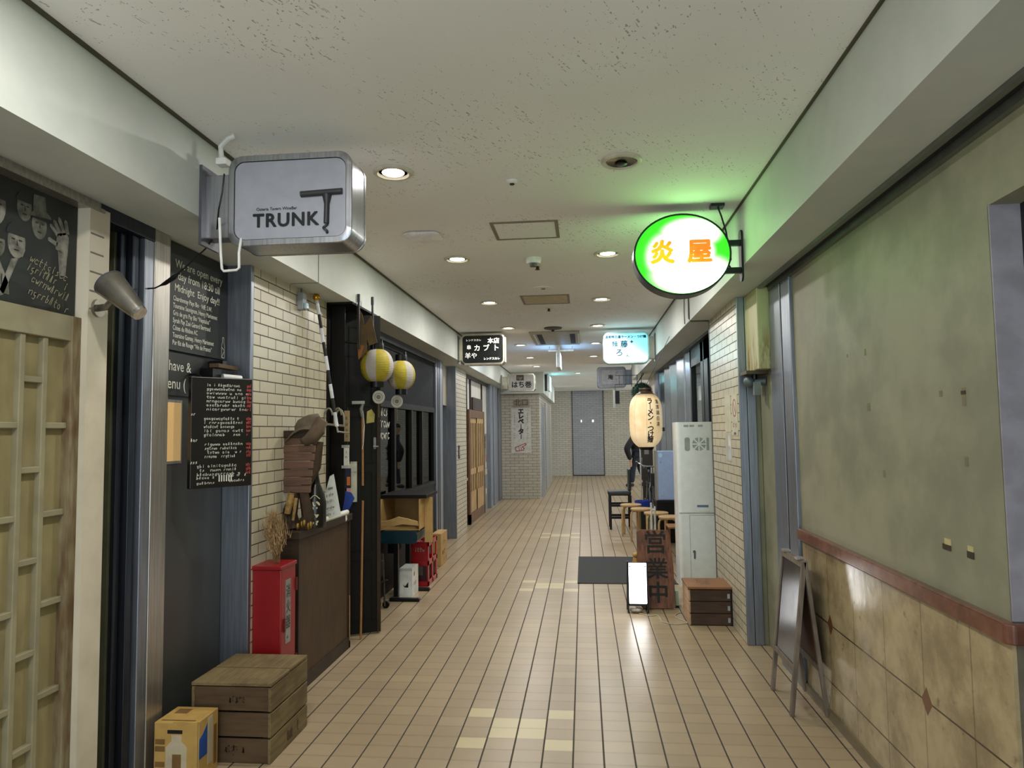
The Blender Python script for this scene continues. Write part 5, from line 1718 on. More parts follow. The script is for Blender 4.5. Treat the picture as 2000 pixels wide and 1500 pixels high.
# tall white floor-standing cooler cabinet
t = thing('cooler_cabinet', 'tall white floor-standing cooling cabinet beside the right brick pillar', 'cabinet', (1.06, 7.1, 0))
M_cab = mat('cabinet_white', '#eef2f0', 0.25, var=0.03)
B().rings([[Vector((1.062 + x, 7.12 + y, z)) for x, y in rrect(0.352, 0.34, 0.035)] for z in (0.0, 1.545, 1.562)]).obj('casing', M_cab, t, smooth=True)
yf = 6.95
q = B()
q.box(0.893, 1.232, yf - 0.004, yf + 0.002, 0.694, 0.70)
q.box(0.985, 0.988, yf - 0.003, yf + 0.002, 0.05, 0.675).box(0.985, 1.225, yf - 0.003, yf + 0.002, 0.675, 0.678)
q.obj('seam', mat('cabinet_seam', '#8f948f', 0.4), t)
bx(0.99, 1.22, yf - 0.006, yf, 0.03, 0.672).obj('lower_door', M_cab, t, bev=0.002)
q = B()
for x in (0.955, 1.01, 1.09):
    q.box(x, x + 0.045, yf - 0.002, yf + 0.002, 1.515, 1.535)
q.prism(rrect(0.05, 0.13, 0.02), (0.985, yf - 0.001, 1.35), FX, FZ, 0.002)
for k in range(8):
    a = R(k * 45 + 22)
    e = R(16)
    q.prism([(0.014 * math.cos(a), 0.014 * math.sin(a)), (0.066 * math.cos(a - e), 0.066 * math.sin(a - e)), (0.066 * math.cos(a + e), 0.066 * math.sin(a + e))], (1.095, yf - 0.001, 1.35), FX, FZ, 0.002)
q.box(1.165, 1.19, yf - 0.002, yf + 0.002, 1.29, 1.41)
q.obj('vent_emblem', mat('cabinet_vent', '#a4aaa6', 0.5), t)
bx(1.06, 1.165, yf - 0.004, yf, 0.752, 0.772).obj('badge', mat('badge_blue', '#6a7f9c', 0.4), t)
bx(1.05, 1.175, yf - 0.003, yf, 0.708, 0.735).obj('handle_recess', M_cab, t, bev=0.002)
q = B()
q.cyl((1.02, yf - 0.015, 0.335), (1.02, yf - 0.004, 0.335), 0.013, n=14)
q.box(1.015, 1.03, yf - 0.014, yf - 0.006, 0.27, 0.335)
q.obj('lock', mat('lock_grey', '#777b80', 0.3, 0.7), t)

# stacked drink crate with printed lid
t = thing('wooden_crate', 'dark slatted crate with orange-brown printed lid beside the right pillar', 'crate', (0.935, 5.78, 0))
x0, x1, y0, y1 = 0.772, 1.098, 5.62, 5.95
M_cs = wood('crate_dark_slat', '#3a2a20', '#4f3a2b', 0.6, (2, 12, 14))
M_cl2 = wood('crate_pale_side', '#a48363', '#bf9f7d', 0.6, (14, 2, 14))  # paler copy of the slat wood; light on the side put into its colour
for nm, m_, (xa_, xb_, ya_, yb_) in (('front_slats', M_cs, (x0 + 0.014, x1, y0, y0 + 0.014)), ('rear_slats', M_cs, (x0 + 0.014, x1, y1 - 0.014, y1)),
                                     ('side_slats', M_cl2, (x0, x0 + 0.014, y0, y1)), ('side_slats', M_cl2, (x1 - 0.014, x1, y0 + 0.014, y1 - 0.014))):
    q = B()
    for k in range(3):
        q.box(xa_, xb_, ya_, yb_, 0.006 + k * 0.09, 0.088 + k * 0.09)
    q.obj(nm, m_, t, bev=0.002)
bx(x0 + 0.014, x1 - 0.014, y0 + 0.014, y1 - 0.014, 0.001, 0.262).obj('dark_core', M_dwood, t)
bx(x0 - 0.006, x1, y0 - 0.006, y1, 0.274, 0.292).obj('lid', wood('lid_orange_brown', '#7b5233', '#94663f', 0.45, (3, 14, 3)), t, bev=0.003)
q = B()
for k, y in enumerate((5.85, 5.78, 5.72)):
    q.scribble((0.86, y, 0.2926), FX, Vector((0, 1, 0)), 0.10, 0.035, 5, 0.14)
q.obj('lid_print', mat('lid_print', '#57402a', 0.7), t)
q = B()
for k in range(3):
    q.box(x1 - 0.036, x1 - 0.018, y0 - 0.002, y0, 0.025 + k * 0.09, 0.06 + k * 0.09)
q.obj('strap_highlight', mat('highlight_grey', '#a9aeb4', 0.3, 0.6), t)  # white highlights of the strapping put in as small bright plates
bx(x1 - 0.012, x1 + 0.002, y0 - 0.004, y0 + 0.012, 0, 0.27).obj('corner_iron', M_blackm, t)

# dark doormat
t = thing('doormat', 'dark grey rectangular doormat on the tiles before the noodle shop', 'mat', (0.52, 7.8, 0))
bx(-0.08, 0.87, 7.08, 8.53, 0.0, 0.008).obj('pile', mat('mat_grey', '#3b3c3d', 0.95, var=0.15, vs=90), t)
q = B()
q.box(-0.09, 0.88, 7.07, 7.095, 0, 0.006).box(-0.09, 0.88, 8.515, 8.54, 0, 0.006).box(-0.09, -0.065, 7.07, 8.54, 0, 0.006)
q.obj('rubber_edge', mat('mat_edge', '#242526', 0.7), t)

# light box on a black wire stand
t = thing('light_box', 'glowing white upright light box on a black stand by the doormat', 'light box', (0.41, 5.97, 0))
bx(0.345, 0.487, 5.965, 5.985, 0.078, 0.402).obj('lit_panel', glow('lightbox_face', '#ffffff', 6.5), t, bev=0.003)
bx(0.342, 0.490, 5.985, 6.0, 0.075, 0.405).obj('back_shell', M_blackm, t)
q = B()
for x in (0.336, 0.494):
    q.box(x - 0.006, x + 0.006, 5.965, 5.99, 0.0, 0.418)
    q.tube([(x, 5.98, 0.41), (x - 0.004, 6.075, 0.004)], 0.006, 8)
q.box(0.33, 0.50, 5.966, 5.99, 0.060, 0.074)
q.obj('stand', M_blackm, t)
q = B()
for x in (0.352, 0.478):
    q.box(x - 0.005, x + 0.005, 5.962, 5.968, 0.372, 0.382)
q.obj('clips', M_blackm, t)
t = thing('extension_cord', 'pale power cord lying on the tiles between light box and crate', 'cord', (0.6, 5.85, 0))
pts = [(0.42, 5.95, 0.004), (0.50, 5.88, 0.004), (0.56, 5.90, 0.004), (0.575, 5.80, 0.004), (0.58, 5.70, 0.004), (0.66, 5.64, 0.004), (0.74, 5.66, 0.004), (0.765, 5.70, 0.004), (0.70, 5.85, 0.004), (0.72, 5.95, 0.004), (0.77, 6.0, 0.004)]
sm = []
for i in range(len(pts) - 1):
    a, b_, c_, d_ = (Vector(pts[max(0, min(len(pts) - 1, j))]) for j in (i - 1, i, i + 1, i + 2))
    for k in range(5):
        u = k / 5
        sm.append(0.5 * ((2 * b_) + (c_ - a) * u + (2 * a - 5 * b_ + 4 * c_ - d_) * u * u + (3 * b_ - a - 3 * c_ + d_) * u ** 3))
B().tube(sm, 0.004, 8).obj('wire', mat('cord_cream', '#a89f8c', 0.5), t, smooth=True)
t = tag(B().ball((0.40, 6.0, 0.022), (0.055, 0.05, 0.022), 14, 8).obj('plastic_bag', mat('bag_grey', '#9d9488', 0.3, var=0.3, vs=30), smooth=True), 'crumpled pale plastic bag under the light box', 'plastic bag')

# wooden name board leaning back
t = thing('wooden_signboard', 'upright brown wooden board with dark brush characters behind the light box', 'signboard', (0.585, 6.15, 0))
Ub = Vector((1, 0.0, 0)).normalized()
Vb = Vector((0, 0.16, 0.987)).normalized()
Ob = Vector((0.585, 6.10, 0.003))
pb_ = [(-0.135, 0.02), (-0.12, 0.0), (0.13, 0.004), (0.148, 0.02), (0.144, 0.33), (0.128, 0.60), (0.11, 0.645), (-0.13, 0.65), (-0.152, 0.63), (-0.155, 0.3)]
B().prism(pb_, Ob, Ub, Vb, 0.03).obj('board', wood('red_brown_board', '#43291c', '#83533a', 0.5, (14, 14, 1.4)), t, bev=0.004)
q = B()
Nb = Ub.cross(Vb)
q.text('営', 0.20, Ob + Vb * 0.53 + Nb * 0.0015, Ub, Vb, bold=0.003)
q.text('業', 0.18, Ob + Vb * 0.315 + Nb * 0.0015 + Ub * 0.01, Ub, Vb, bold=0.003)
q.text('中', 0.18, Ob + Vb * 0.12 + Nb * 0.0015 + Ub * 0.01, Ub, Vb, bold=0.004)
q.obj('lettering', mat('board_ink', '#17100c', 0.7), t)
bx(0.56, 0.60, 6.29, 6.31, 0.0, 0.55, Matrix.Identity(4)).obj('prop', M_dwood, t)
t = thing('wooden_figurine', 'tiny yellow wooden figurine standing behind the light box', 'figurine', (0.425, 6.32, 0))
q = B()
q.lathe([(1e-3, 0), (0.03, 0.0), (0.032, 0.01), (0.02, 0.02), (0.018, 0.25), (0.026, 0.27), (0.032, 0.32), (0.02, 0.385), (1e-3, 0.39)], (0.425, 6.32, 0.0), 18)
q.obj('body', mat('figurine_wood', '#b8924e', 0.5), t, smooth=True)
B().ball((0.427, 6.32, 0.41), (0.026, 0.024, 0.022)).obj('head', mat('figurine_wood', '#b8924e'), t, smooth=True)
t = thing('small_bin', 'small dark box with green label behind the brown signboard', 'box', (0.80, 6.2, 0))
bx(0.735, 0.765, 6.16, 6.3, 0.0, 0.14).obj('box', mat('pale_green', '#9aa892', 0.5), t)
bx(0.733, 0.767, 6.158, 6.302, 0.0, 0.02).obj('base', M_blackm, t)


# stools along the right front
def stool(x, y, z, r, rot, label, m_seat=M_ply):
    t = thing('round_stool', label, 'stool', (x, y, 0), 'round plywood stools outside the noodle shop')
    B().lathe([(1e-3, -0.028), (r - 0.004, -0.028), (r, -0.02), (r, -0.006), (r - 0.006, 0.0), (1e-3, 0.0)], (x, y, z), 32).obj('seat', m_seat, t, smooth=True)
    for k in range(4):
        a = R(rot + 90 * k)
        c, s_ = math.cos(a), math.sin(a)
        pts = [(x + c * r * 0.5, y + s_ * r * 0.5, z - 0.034), (x + c * r * 0.86, y + s_ * r * 0.86, z - 0.036), (x + c * r * 0.98, y + s_ * r * 0.98, z - 0.055), (x + c * r * 1.03, y + s_ * r * 1.03, z - 0.09), (x + c * r * 1.06, y + s_ * r * 1.06, 0.004)]
        B().tube(pts, 0.014, 8).obj('leg', M_ply, t, smooth=True)
    return t


stool(0.645, 10.27, 0.44, 0.15, 35, 'round plywood stool, first from the green bench chair')
stool(0.755, 9.75, 0.44, 0.15, 20, 'round plywood stool, second from the green bench chair')
stool(0.90, 9.28, 0.44, 0.155, 40, 'round plywood stool, third from the green bench chair')
stool(1.04, 8.86, 0.44, 0.155, 15, 'round plywood stool nearest the white cooling cabinet')
t = thing('low_stool', 'low orange-brown stool tucked before the plywood stools', 'stool', (1.06, 8.5, 0))
bx(0.945, 1.16, 8.35, 8.65, 0.355, 0.378).obj('seat', mat('orange_ply', '#9a6a38', 0.4), t, bev=0.008)
for x in (0.955, 1.14):
    for y in (8.37, 8.63):
        bx(x - 0.012, x + 0.012, y - 0.012, y + 0.012, 0.008, 0.355).obj('leg', mat('orange_dark', '#6e4724', 0.5), t)
t = thing('white_stand', 'narrow white pipe stand poking up above the brown signboard', 'stand', (0.76, 8.1, 0))
q = B()
for x in (0.732, 0.772):
    q.cyl((x, 8.1, 0.008), (x, 8.1, 0.68 - (x - 0.73)), 0.011, n=12)
q.cyl((0.732, 8.1, 0.60), (0.772, 8.1, 0.60), 0.011, n=10)
q.obj('poles', M_white, t, smooth=True)
bx(0.70, 0.80, 8.05, 8.15, 0.008, 0.03).obj('base', M_white, t, bev=0.004)

# dark green bench chair
t = thing('bench_chair', 'dark green padded chair with black frame beyond the plywood stools', 'chair', (0.55, 11.0, 0))
M_vin = mat('green_vinyl', '#16221f', 0.35)
bx(0.345, 0.69, 10.83, 11.2, 0.505, 0.575).obj('seat', M_vin, t, bev=0.02)
for x in (0.36, 0.66):
    for y in (10.85, 11.17):
        h = 0.505 if x < 0.5 else 0.505
        bx(x, x + 0.035, y, y + 0.035, 0, h).obj('leg', M_blackm, t)
q = B()
for z in (0.16, 0.34):
    q.box(0.37, 0.68, 10.855, 10.875, z, z + 0.035).box(0.37, 0.68, 11.175, 11.195, z, z + 0.035)
q.obj('stretcher', M_blackm, t)
bx(0.655, 0.695, 10.85, 11.2, 0.575, 0.90).obj('backrest', M_vin, t, bev=0.012)

# slim bluish appliance on a low stand
t = thing('slim_appliance', 'slim pale blue appliance with round sticker beside the steel shutters', 'appliance', (1.06, 9.7, 0.55))
M_app = mat('pale_blue_panel', '#9db2d6', 0.25, var=0.04)
bx(0.965, 1.20, 9.60, 9.85, 0.56, 1.205).obj('casing', M_app, t, bev=0.008)
B().prism(ell(0.028, 0.028, 24), (1.005, 9.5985, 1.15), FX, FZ, 0.001).obj('round_sticker', mat('sticker_sky', '#a9d4ee', 0.4), t)
bx(0.945, 0.966, 9.60, 9.85, 0.56, 1.21).obj('grey_edge', M_silver, t)
q = B()
q.scribble((1.0, 9.5985, 1.05), FX, FZ, 0.02, 0.025, 1, 0.14)
q.scribble((1.01, 9.5985, 0.61), FX, FZ, 0.016, 0.02, 1, 0.14)
q.obj('mark', mat('dark_blue_mark', '#4b5c7c', 0.5), t)
t = thing('low_cabinet', 'low dark cabinet carrying the slim pale blue appliance', 'cabinet', (1.08, 9.72, 0))
bx(0.94, 1.225, 9.56, 9.9, 0.02, 0.56).obj('body', M_black, t, bev=0.004)
bx(0.935, 1.23, 9.55, 9.91, 0.53, 0.559).obj('top', M_blackm, t)

# big oblong paper lantern with vertical writing
lx, ly, lz = 0.655, 7.6, 1.595
t = thing('paper_lantern', 'large glowing cream oblong lantern with black vertical writing on the right', 'lantern', (lx, ly, lz))
HZ, RR = 0.283, 0.172


def lr(z):
    k = min(1.0, abs(z) / HZ)
    return RR * (1 - 0.50 * k ** 5.0) * (1 - 0.06 * k * k)


prof = [(lr(z), z) for z in (HZ * (-1 + 2 * k / 26) for k in range(27))]
B().lathe(prof, (lx, ly, lz), 40).obj('paper_body', big_lantern_mat(), t, smooth=True)
M_lc = wood('lantern_cap', '#2c2018', '#5b4530', 0.5)
B().lathe([(0.10, 0), (0.072, 0.012), (0.06, 0.03), (0.065, 0.05), (0.06, 0.062), (1e-3, 0.064)], (lx, ly, lz + HZ - 0.008), 28).obj('top_cap', M_lc, t, smooth=True)
B().lathe([(1e-3, -0.03), (0.065, -0.03), (0.085, 0.006)], (lx, ly, lz - HZ), 28).obj('bottom_cap', M_blackm, t)


def wrap(x, y):
    rr = lr(y) + 0.002
    a = x / RR
    return Vector((lx + rr * math.sin(a), ly - rr * math.cos(a), lz + y))


q = B()
a0 = 0.20 * RR
for k, ch in enumerate('ラ｜メン・つけ麺'):
    zc = 0.192 - k * 0.057
    q.text(ch, 0.072 if ch != '・' else 0.05, (0, 0, 0), FX, FZ, bold=0.0022, fn=lambda x, y, zc=zc: wrap(x + a0, y + zc))
a1 = 0.72 * RR
for k, ch in enumerate('濃厚鶏白湯'):
    zc = 0.185 - k * 0.058
    q.text(ch, 0.05, (0, 0, 0), FX, FZ, bold=0.0006, fn=lambda x, y, zc=zc: wrap(x + a1, y + zc))
q.obj('lettering', M_ink, t)
q = B()
q.tube([(lx, ly, lz + HZ + 0.05), (lx + 0.03, ly, lz + HZ + 0.12), (XR - 0.004, ly, SZ + 0.05)], 0.003, 6)
q.obj('hanging_wire', M_blackm, t)
bx(lx + 0.165, lx + 0.19, ly - 0.05, ly - 0.02, lz - 0.12, lz - 0.08).obj('black_tab', M_blackm, t)

# cedar ball with bracket
CB = Vector((0.975, 11.9, 2.10))
t = thing('cedar_ball', 'dark green leafy ball hanging behind the cream lantern', 'ornament', tuple(CB))
q = B()
for k in range(1600):
    d = Vector((random.gauss(0, 1), random.gauss(0, 1), random.gauss(0, 1))).normalized()
    e = d.orthogonal().normalized() * 0.005
    c0 = CB + d * 0.14
    c1 = c0 + (d + Vector((random.gauss(0, 0.5), random.gauss(0, 0.5), random.gauss(0, 0.5)))).normalized() * 0.055
    q.face([q.bm.verts.new(c0 - e), q.bm.verts.new(c0 + e), q.bm.verts.new(c1)])
q.ball(CB, 0.155)
q.obj('foliage', mat('cedar_green', '#123d22', 0.8, var=0.3, vs=60), t)
q = B()
q.tube([CB + Vector((0, 0, 0.13)), CB + Vector((-0.01, 0, 0.22)), CB + Vector((0, 0, 0.335))], 0.006, 8)
q.tube([CB + Vector((-0.11, 0, 0.12)), CB + Vector((-0.05, 0, 0.2)), CB + Vector((0.02, 0, 0.30)), CB + Vector((0.03, 0, 0.335))], 0.009, 8)
q.obj('bracket', M_blackm, t)
t = thing('hanging_rack', 'thin grey wire frame hanging under the beam behind the cyan sign', 'frame', (0.9, 12.0, 2.2))
q = B()
for z in (2.42, 2.27):
    q.tube([(0.55, 12.2, z), (0.925, 12.2, z)], 0.006, 6)
for x in (0.55, 0.62, 0.70, 0.80, 0.92):
    q.tube([(x, 12.2, 2.42 if x > 0.6 else 2.10), (x, 12.2, 2.27 if x < 0.9 else 1.9)], 0.005, 6)
q.tube([(0.925, 12.2, 1.9), (0.925, 12.2, SZ)], 0.006, 6)
q.obj('wires', mat('wire_grey', '#5d646c', 0.4, 0.5), t)
t = thing('speaker_box', 'small black box on pale bracket left of the cedar ball', 'speaker', (0.62, 13.4, 1.95))
bx(0.60, 0.68, 13.4, 13.48, 1.98, 2.22).obj('box', M_blackm, t)
bx(0.56, 0.60, 13.42, 13.46, 1.90, 2.24).obj('bracket', M_silver, t)
bx(0.60, 1.246, 13.44, 13.46, 2.2, 2.22).obj('arm', M_silver, t)

# bicycle parked facing the camera
bxc, byc = 1.07, 11.55
t = thing('bicycle', 'parked bicycle with chrome handlebar behind the plywood stools', 'bicycle', (bxc, byc, 0))


def wheel(y):
    tr = B()
    tr.tube([(bxc, y + 0.29 * math.cos(a), 0.30 + 0.29 * math.sin(a)) for a in (2 * PI * k / 36 for k in range(36))], 0.018, 10, True)
    w_ = tr.obj('wheel', mat('tyre', '#141414', 0.7), t, smooth=True)
    sp = B()
    for k in range(18):
        a = 2 * PI * k / 18
        sp.tube([(bxc + (0.02 if k % 2 else -0.02), y, 0.30), (bxc, y + 0.275 * math.cos(a), 0.30 + 0.275 * math.sin(a))], 0.0016, 4)
    sp.cyl((bxc - 0.045, y, 0.30), (bxc + 0.045, y, 0.30), 0.018, n=12)
    sp.obj('spokes', M_chrome, w_)


wheel(byc - 0.1)
wheel(byc + 0.95)
q = B()
for s_ in (-1, 1):
    q.tube([(bxc + 0.045 * s_, byc - 0.10, 0.30), (bxc + 0.045 * s_, byc - 0.03, 0.55), (bxc + 0.02 * s_, byc, 0.66)], 0.011, 8)
q.tube([(bxc, byc, 0.64), (bxc, byc + 0.06, 0.90)], 0.015, 10)
q.obj('fork', M_chrome, t, smooth=True)
q = B()
q.tube([(bxc - 0.22, byc + 0.20, 0.965), (bxc - 0.20, byc + 0.1, 0.955), (bxc - 0.14, byc + 0.03, 0.915), (bxc - 0.06, byc + 0.04, 0.90), (bxc + 0.06, byc + 0.04, 0.90), (bxc + 0.14, byc + 0.03, 0.915), (bxc + 0.20, byc + 0.1, 0.955), (bxc + 0.22, byc + 0.20, 0.965)], 0.012, 10)
q.obj('handlebar', M_chrome, t, smooth=True)
q = B()
for s_ in (-1, 1):
    q.tube([(bxc + s_ * 0.215, byc + 0.14, 0.96), (bxc + s_ * 0.225, byc + 0.24, 0.965)], 0.017, 10)
q.obj('grips', M_blackm, t)
q = B()
q.tube([(bxc, byc + 0.03, 0.78), (bxc, byc + 0.45, 0.30), (bxc, byc + 0.58, 0.78)], 0.017, 10)
q.tube([(bxc, byc + 0.05, 0.84), (bxc, byc + 0.30, 0.62), (bxc, byc + 0.53, 0.60)], 0.014, 10)
q.tube([(bxc, byc + 0.45, 0.30), (bxc, byc + 0.95, 0.30), (bxc, byc + 0.56, 0.68)], 0.011, 8)
q.obj('frame', mat('bike_black', '#16171a', 0.3, 0.3), t, smooth=True)
q = B()
q.rings([[Vector((bxc + x * w, byc + 0.46 + y, 0.83 + dz)) for x, y in ((-0.04, 0.0), (0.04, 0.0), (0.05, 0.12), (0.09, 0.2), (0.06, 0.27), (-0.06, 0.27), (-0.09, 0.2), (-0.05, 0.12))] for w, dz in ((0.8, 0), (1.0, 0.02), (0.7, 0.05))])
q.obj('saddle', M_blackm, t, smooth=True, sharp=60)
B().tube([(bxc, byc + 0.58, 0.72), (bxc, byc + 0.6, 0.84)], 0.013, 8).obj('seat_post', M_chrome, t)
q = B()
q.tube([(bxc - 0.12, byc + 0.40, 0.17), (bxc - 0.06, byc + 0.45, 0.30), (bxc + 0.06, byc + 0.45, 0.30), (bxc + 0.12, byc + 0.50, 0.43)], 0.009, 8)
q.box(bxc - 0.18, bxc - 0.09, byc + 0.36, byc + 0.44, 0.155, 0.18).box(bxc + 0.09, bxc + 0.18, byc + 0.46, byc + 0.54, 0.42, 0.445)
q.obj('pedals', M_blackm, t)
q = B()
q.box(bxc - 0.03, bxc + 0.15, byc - 0.12, byc + 0.0, 0.55, 0.80)
q.obj('basket', mat('basket_black', '#19181a', 0.6), t, bev=0.01)

# dark notice stand between pale poles
t = thing('notice_stand', 'dark upright notice stand between two pale poles below the lantern', 'notice stand', (1.12, 12.9, 0))
for x in (1.0, 1.25):
    B().cyl((x, 12.9, 0), (x, 12.9, 1.42), 0.014, n=12).obj('pole', mat('pole_grey', '#b3b1aa', 0.4), t)
bx(1.03, 1.22, 12.895, 12.92, 0.10, 1.38).obj('panel', mat('notice_dark', '#2b2520', 0.5), t)
bx(1.07, 1.15, 12.89, 12.896, 1.05, 1.22).obj('pale_label', mat('label_dim', '#77787a', 0.5), t)
t = thing('waste_bin', 'bin with blue bag rim beyond the plywood stools', 'bin', (0.74, 10.75, 0))
B().lathe([(0.085, 0.0), (0.10, 0.42), (0.09, 0.42), (0.08, 0.02)], (0.84, 10.62, 0), 20).obj('bin', mat('bin_dark', '#1c2622', 0.5), t, smooth=True)
B().lathe([(0.104, 0.34), (0.115, 0.40), (0.118, 0.455), (0.108, 0.455), (0.10, 0.40)], (0.84, 10.62, 0), 20).obj('blue_bag', mat('bag_blue', '#1a3a9a', 0.4), t, smooth=True)

# folding A-board by the right wall
t = thing('folding_board', 'folding wooden A-frame blackboard standing by the marble wainscot', 'A-board', (1.12, 4.1, 0))
M_ab = wood('grey_worn_wood', '#5e5348', '#857a6c', 0.6, (10, 10, 1.5))
ya, yb = 3.905, 4.31
U_ = Vector((0, -1, 0))
V_ = Vector((0.092, 0, 0.80)).normalized()
O_ = Vector((1.037, yb, 0.0))
wA = yb - ya
q = B()
q.prism([(0, 0), (0.028, 0), (0.028, 0.80), (0, 0.80)], O_, U_, V_, 0.022)
q.prism([(wA - 0.028, 0), (wA, 0), (wA, 0.80), (wA - 0.028, 0.80)], O_, U_, V_, 0.022)
q.prism([(0.028, 0.765), (wA - 0.028, 0.765), (wA - 0.028, 0.80), (0.028, 0.80)], O_, U_, V_, 0.022)
q.prism([(0.028, 0.225), (wA - 0.028, 0.225), (wA - 0.028, 0.255), (0.028, 0.255)], O_, U_, V_, 0.022)
q.obj('front_frame', M_ab, t, bev=0.003)
N_ = U_.cross(V_)
B().prism([(0.028, 0.255), (wA - 0.028, 0.255), (wA - 0.028, 0.765), (0.028, 0.765)], O_ - N_ * 0.008, U_, V_, 0.006).obj('front_board', mat('aboard_dark', '#26262a', 0.22, var=0.25, vs=9), t)
V2 = Vector((-0.085, 0, 0.80)).normalized()
O2 = Vector((1.218, yb, 0.0))
q = B()
q.prism([(0, 0), (0.028, 0), (0.028, 0.80), (0, 0.80)], O2, U_, V2, 0.02)
q.prism([(wA - 0.028, 0), (wA, 0), (wA, 0.80), (wA - 0.028, 0.80)], O2, U_, V2, 0.02)
q.prism([(0.028, 0.225), (wA - 0.028, 0.225), (wA - 0.028, 0.255), (0.028, 0.255)], O2, U_, V2, 0.02)
q.obj('rear_frame', M_ab, t, bev=0.003)
N2 = U_.cross(V2)
B().prism([(0.028, 0.255), (wA - 0.028, 0.255), (wA - 0.028, 0.765), (0.028, 0.765)], O2 - N2 * 0.008, U_, V2, 0.006).obj('rear_board', wood('hardboard', '#4a2a16', '#5d371e', 0.6), t)
q = B()
for y in (ya + 0.05, yb - 0.1):
    q.box(1.115, 1.155, y, y + 0.05, 0.795, 0.806)
q.obj('hinge', M_silver, t)

# surface conduits under the right beam
t = thing('conduit', 'dark thin conduit running down the right beam behind the green sign', 'conduit', (0.925, 6.2, 2.43))
q = B()
q.tube([(XR - 0.006, 6.2, 2.66), (XR - 0.006, 6.2, 2.45), (XR + 0.01, 6.2, SZ - 0.006), (1.09, 6.2, SZ - 0.006)], 0.007, 8)
q.obj('pipe', mat('conduit_dark', '#4a4f48', 0.5), t, smooth=True)
t = tag(B().tube([(XR - 0.005, 6.46, 2.68), (XR - 0.008, 6.46, 2.55), (XR - 0.004, 6.47, 2.44)], 0.004, 6).obj('loose_wire', mat('conduit_dark', '#4a4f48'), smooth=True), 'loose dark wire end dangling on the right beam behind the green sign', 'wire')

# things in the right shop window
t = thing('shop_shelf', 'lit shelf with pale strips inside the right shop window', 'shelf', (2.0, 9.0, 1.5))
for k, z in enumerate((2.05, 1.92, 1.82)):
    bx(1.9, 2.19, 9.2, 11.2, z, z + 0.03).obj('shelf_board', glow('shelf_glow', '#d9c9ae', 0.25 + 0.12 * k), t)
bx(2.0, 2.19, 9.0, 11.3, 1.75, 1.78).obj('shelf_back', M_dwood, t)
t = thing('basket_tray', 'round woven tray standing inside the right shop window', 'tray', (1.45, 8.2, 1.2))
Mx = Matrix.Rotation(R(90), 3, 'X')
B().lathe([(0.001, 0.0), (0.17, 0.0), (0.2, 0.03), (0.19, 0.035), (0.165, 0.01), (0.10, 0.008), (0.001, 0.008)], (1.52, 8.45, 1.40), 32, Mx).obj('weave', wood('basket_weave', '#9a866c', '#bca88c', 0.7, (20, 20, 20)), t, smooth=True)
bx(1.35, 1.75, 8.40, 8.7, 0, 1.20).obj('table', M_dwood, t)

# ------------------------------------------------------------------ the person far down the passage
def skin(name, verts, edges, radii, m, parent, root=0, sub=2):
    me = bpy.data.meshes.new(name)
    org = Vector(parent['_org'])
    me.from_pydata([Vector(v) - org for v in verts], edges, [])
    o = bpy.data.objects.new(name, me)
    COL.objects.link(o)
    o.parent = parent
    md = o.modifiers.new('skin', 'SKIN')
    md.use_smooth_shade = True
    sk = me.skin_vertices[0].data if me.skin_vertices else None
    if sk is None:
        bm = bmesh.new()
        bm.from_mesh(me)
        bm.verts.layers.skin.verify()
        bm.to_mesh(me)
        bm.free()
        sk = me.skin_vertices[0].data
    for i, r in enumerate(radii):
        r = r if isinstance(r, tuple) else (r, r)
        sk[i].radius = r
        sk[i].use_root = (i == root)
    s2 = o.modifiers.new('s', 'SUBSURF')
    s2.levels = s2.render_levels = sub
    me.materials.append(m)
    return o


P = Vector((1.40, 19.0, 0))
t = thing('person', 'person in black jacket and dark jeans standing far down the passage', 'person', tuple(P))
J = {'pel': (0, 0, 0.92), 'bel': (0.0, 0, 1.06), 'che': (-0.03, 0, 1.24), 'nek': (-0.07, 0, 1.43), 'hd0': (-0.095, 0, 1.52), 'hd1': (-0.115, 0, 1.61), 'hd2': (-0.11, 0, 1.69),
     'shL': (-0.05, -0.17, 1.37), 'elL': (-0.30, -0.27, 1.00), 'wrL': (-0.20, -0.20, 0.70), 'haL': (-0.185, -0.19, 0.62),
     'shR': (-0.05, 0.17, 1.37), 'elR': (0.02, 0.30, 1.10), 'wrR': (-0.06, 0.27, 0.88), 'haR': (-0.08, 0.26, 0.80),
     'hiL': (0, -0.09, 0.88), 'knL': (-0.13, -0.10, 0.50), 'anL': (-0.17, -0.10, 0.09), 'toL': (-0.30, -0.10, 0.04),
     'hiR': (0, 0.09, 0.88), 'knR': (0.06, 0.10, 0.49), 'anR': (0.20, 0.10, 0.10), 'toR': (0.08, 0.10, 0.04)}
names = list(J)
vs = [P + Vector(J[k]) for k in names]
ed = [('pel', 'bel'), ('bel', 'che'), ('che', 'nek'), ('nek', 'hd0'), ('hd0', 'hd1'), ('hd1', 'hd2'), ('che', 'shL'), ('shL', 'elL'), ('elL', 'wrL'), ('wrL', 'haL'), ('che', 'shR'), ('shR', 'elR'), ('elR', 'wrR'), ('wrR', 'haR'), ('pel', 'hiL'), ('hiL', 'knL'), ('knL', 'anL'), ('anL', 'toL'), ('pel', 'hiR'), ('hiR', 'knR'), ('knR', 'anR'), ('anR', 'toR')]
rad = {'pel': (0.14, 0.11), 'bel': (0.13, 0.10), 'che': (0.15, 0.11), 'nek': 0.055, 'hd0': 0.07, 'hd1': 0.09, 'hd2': 0.075, 'sh': 0.06, 'el': 0.045, 'wr': 0.03, 'ha': 0.036, 'hi': 0.085, 'kn': 0.06, 'an': 0.04, 'to': 0.035}
rr = [rad.get(k, rad.get(k[:2], 0.05)) for k in names]
E_ = [(names.index(a), names.index(c)) for a, c in ed]
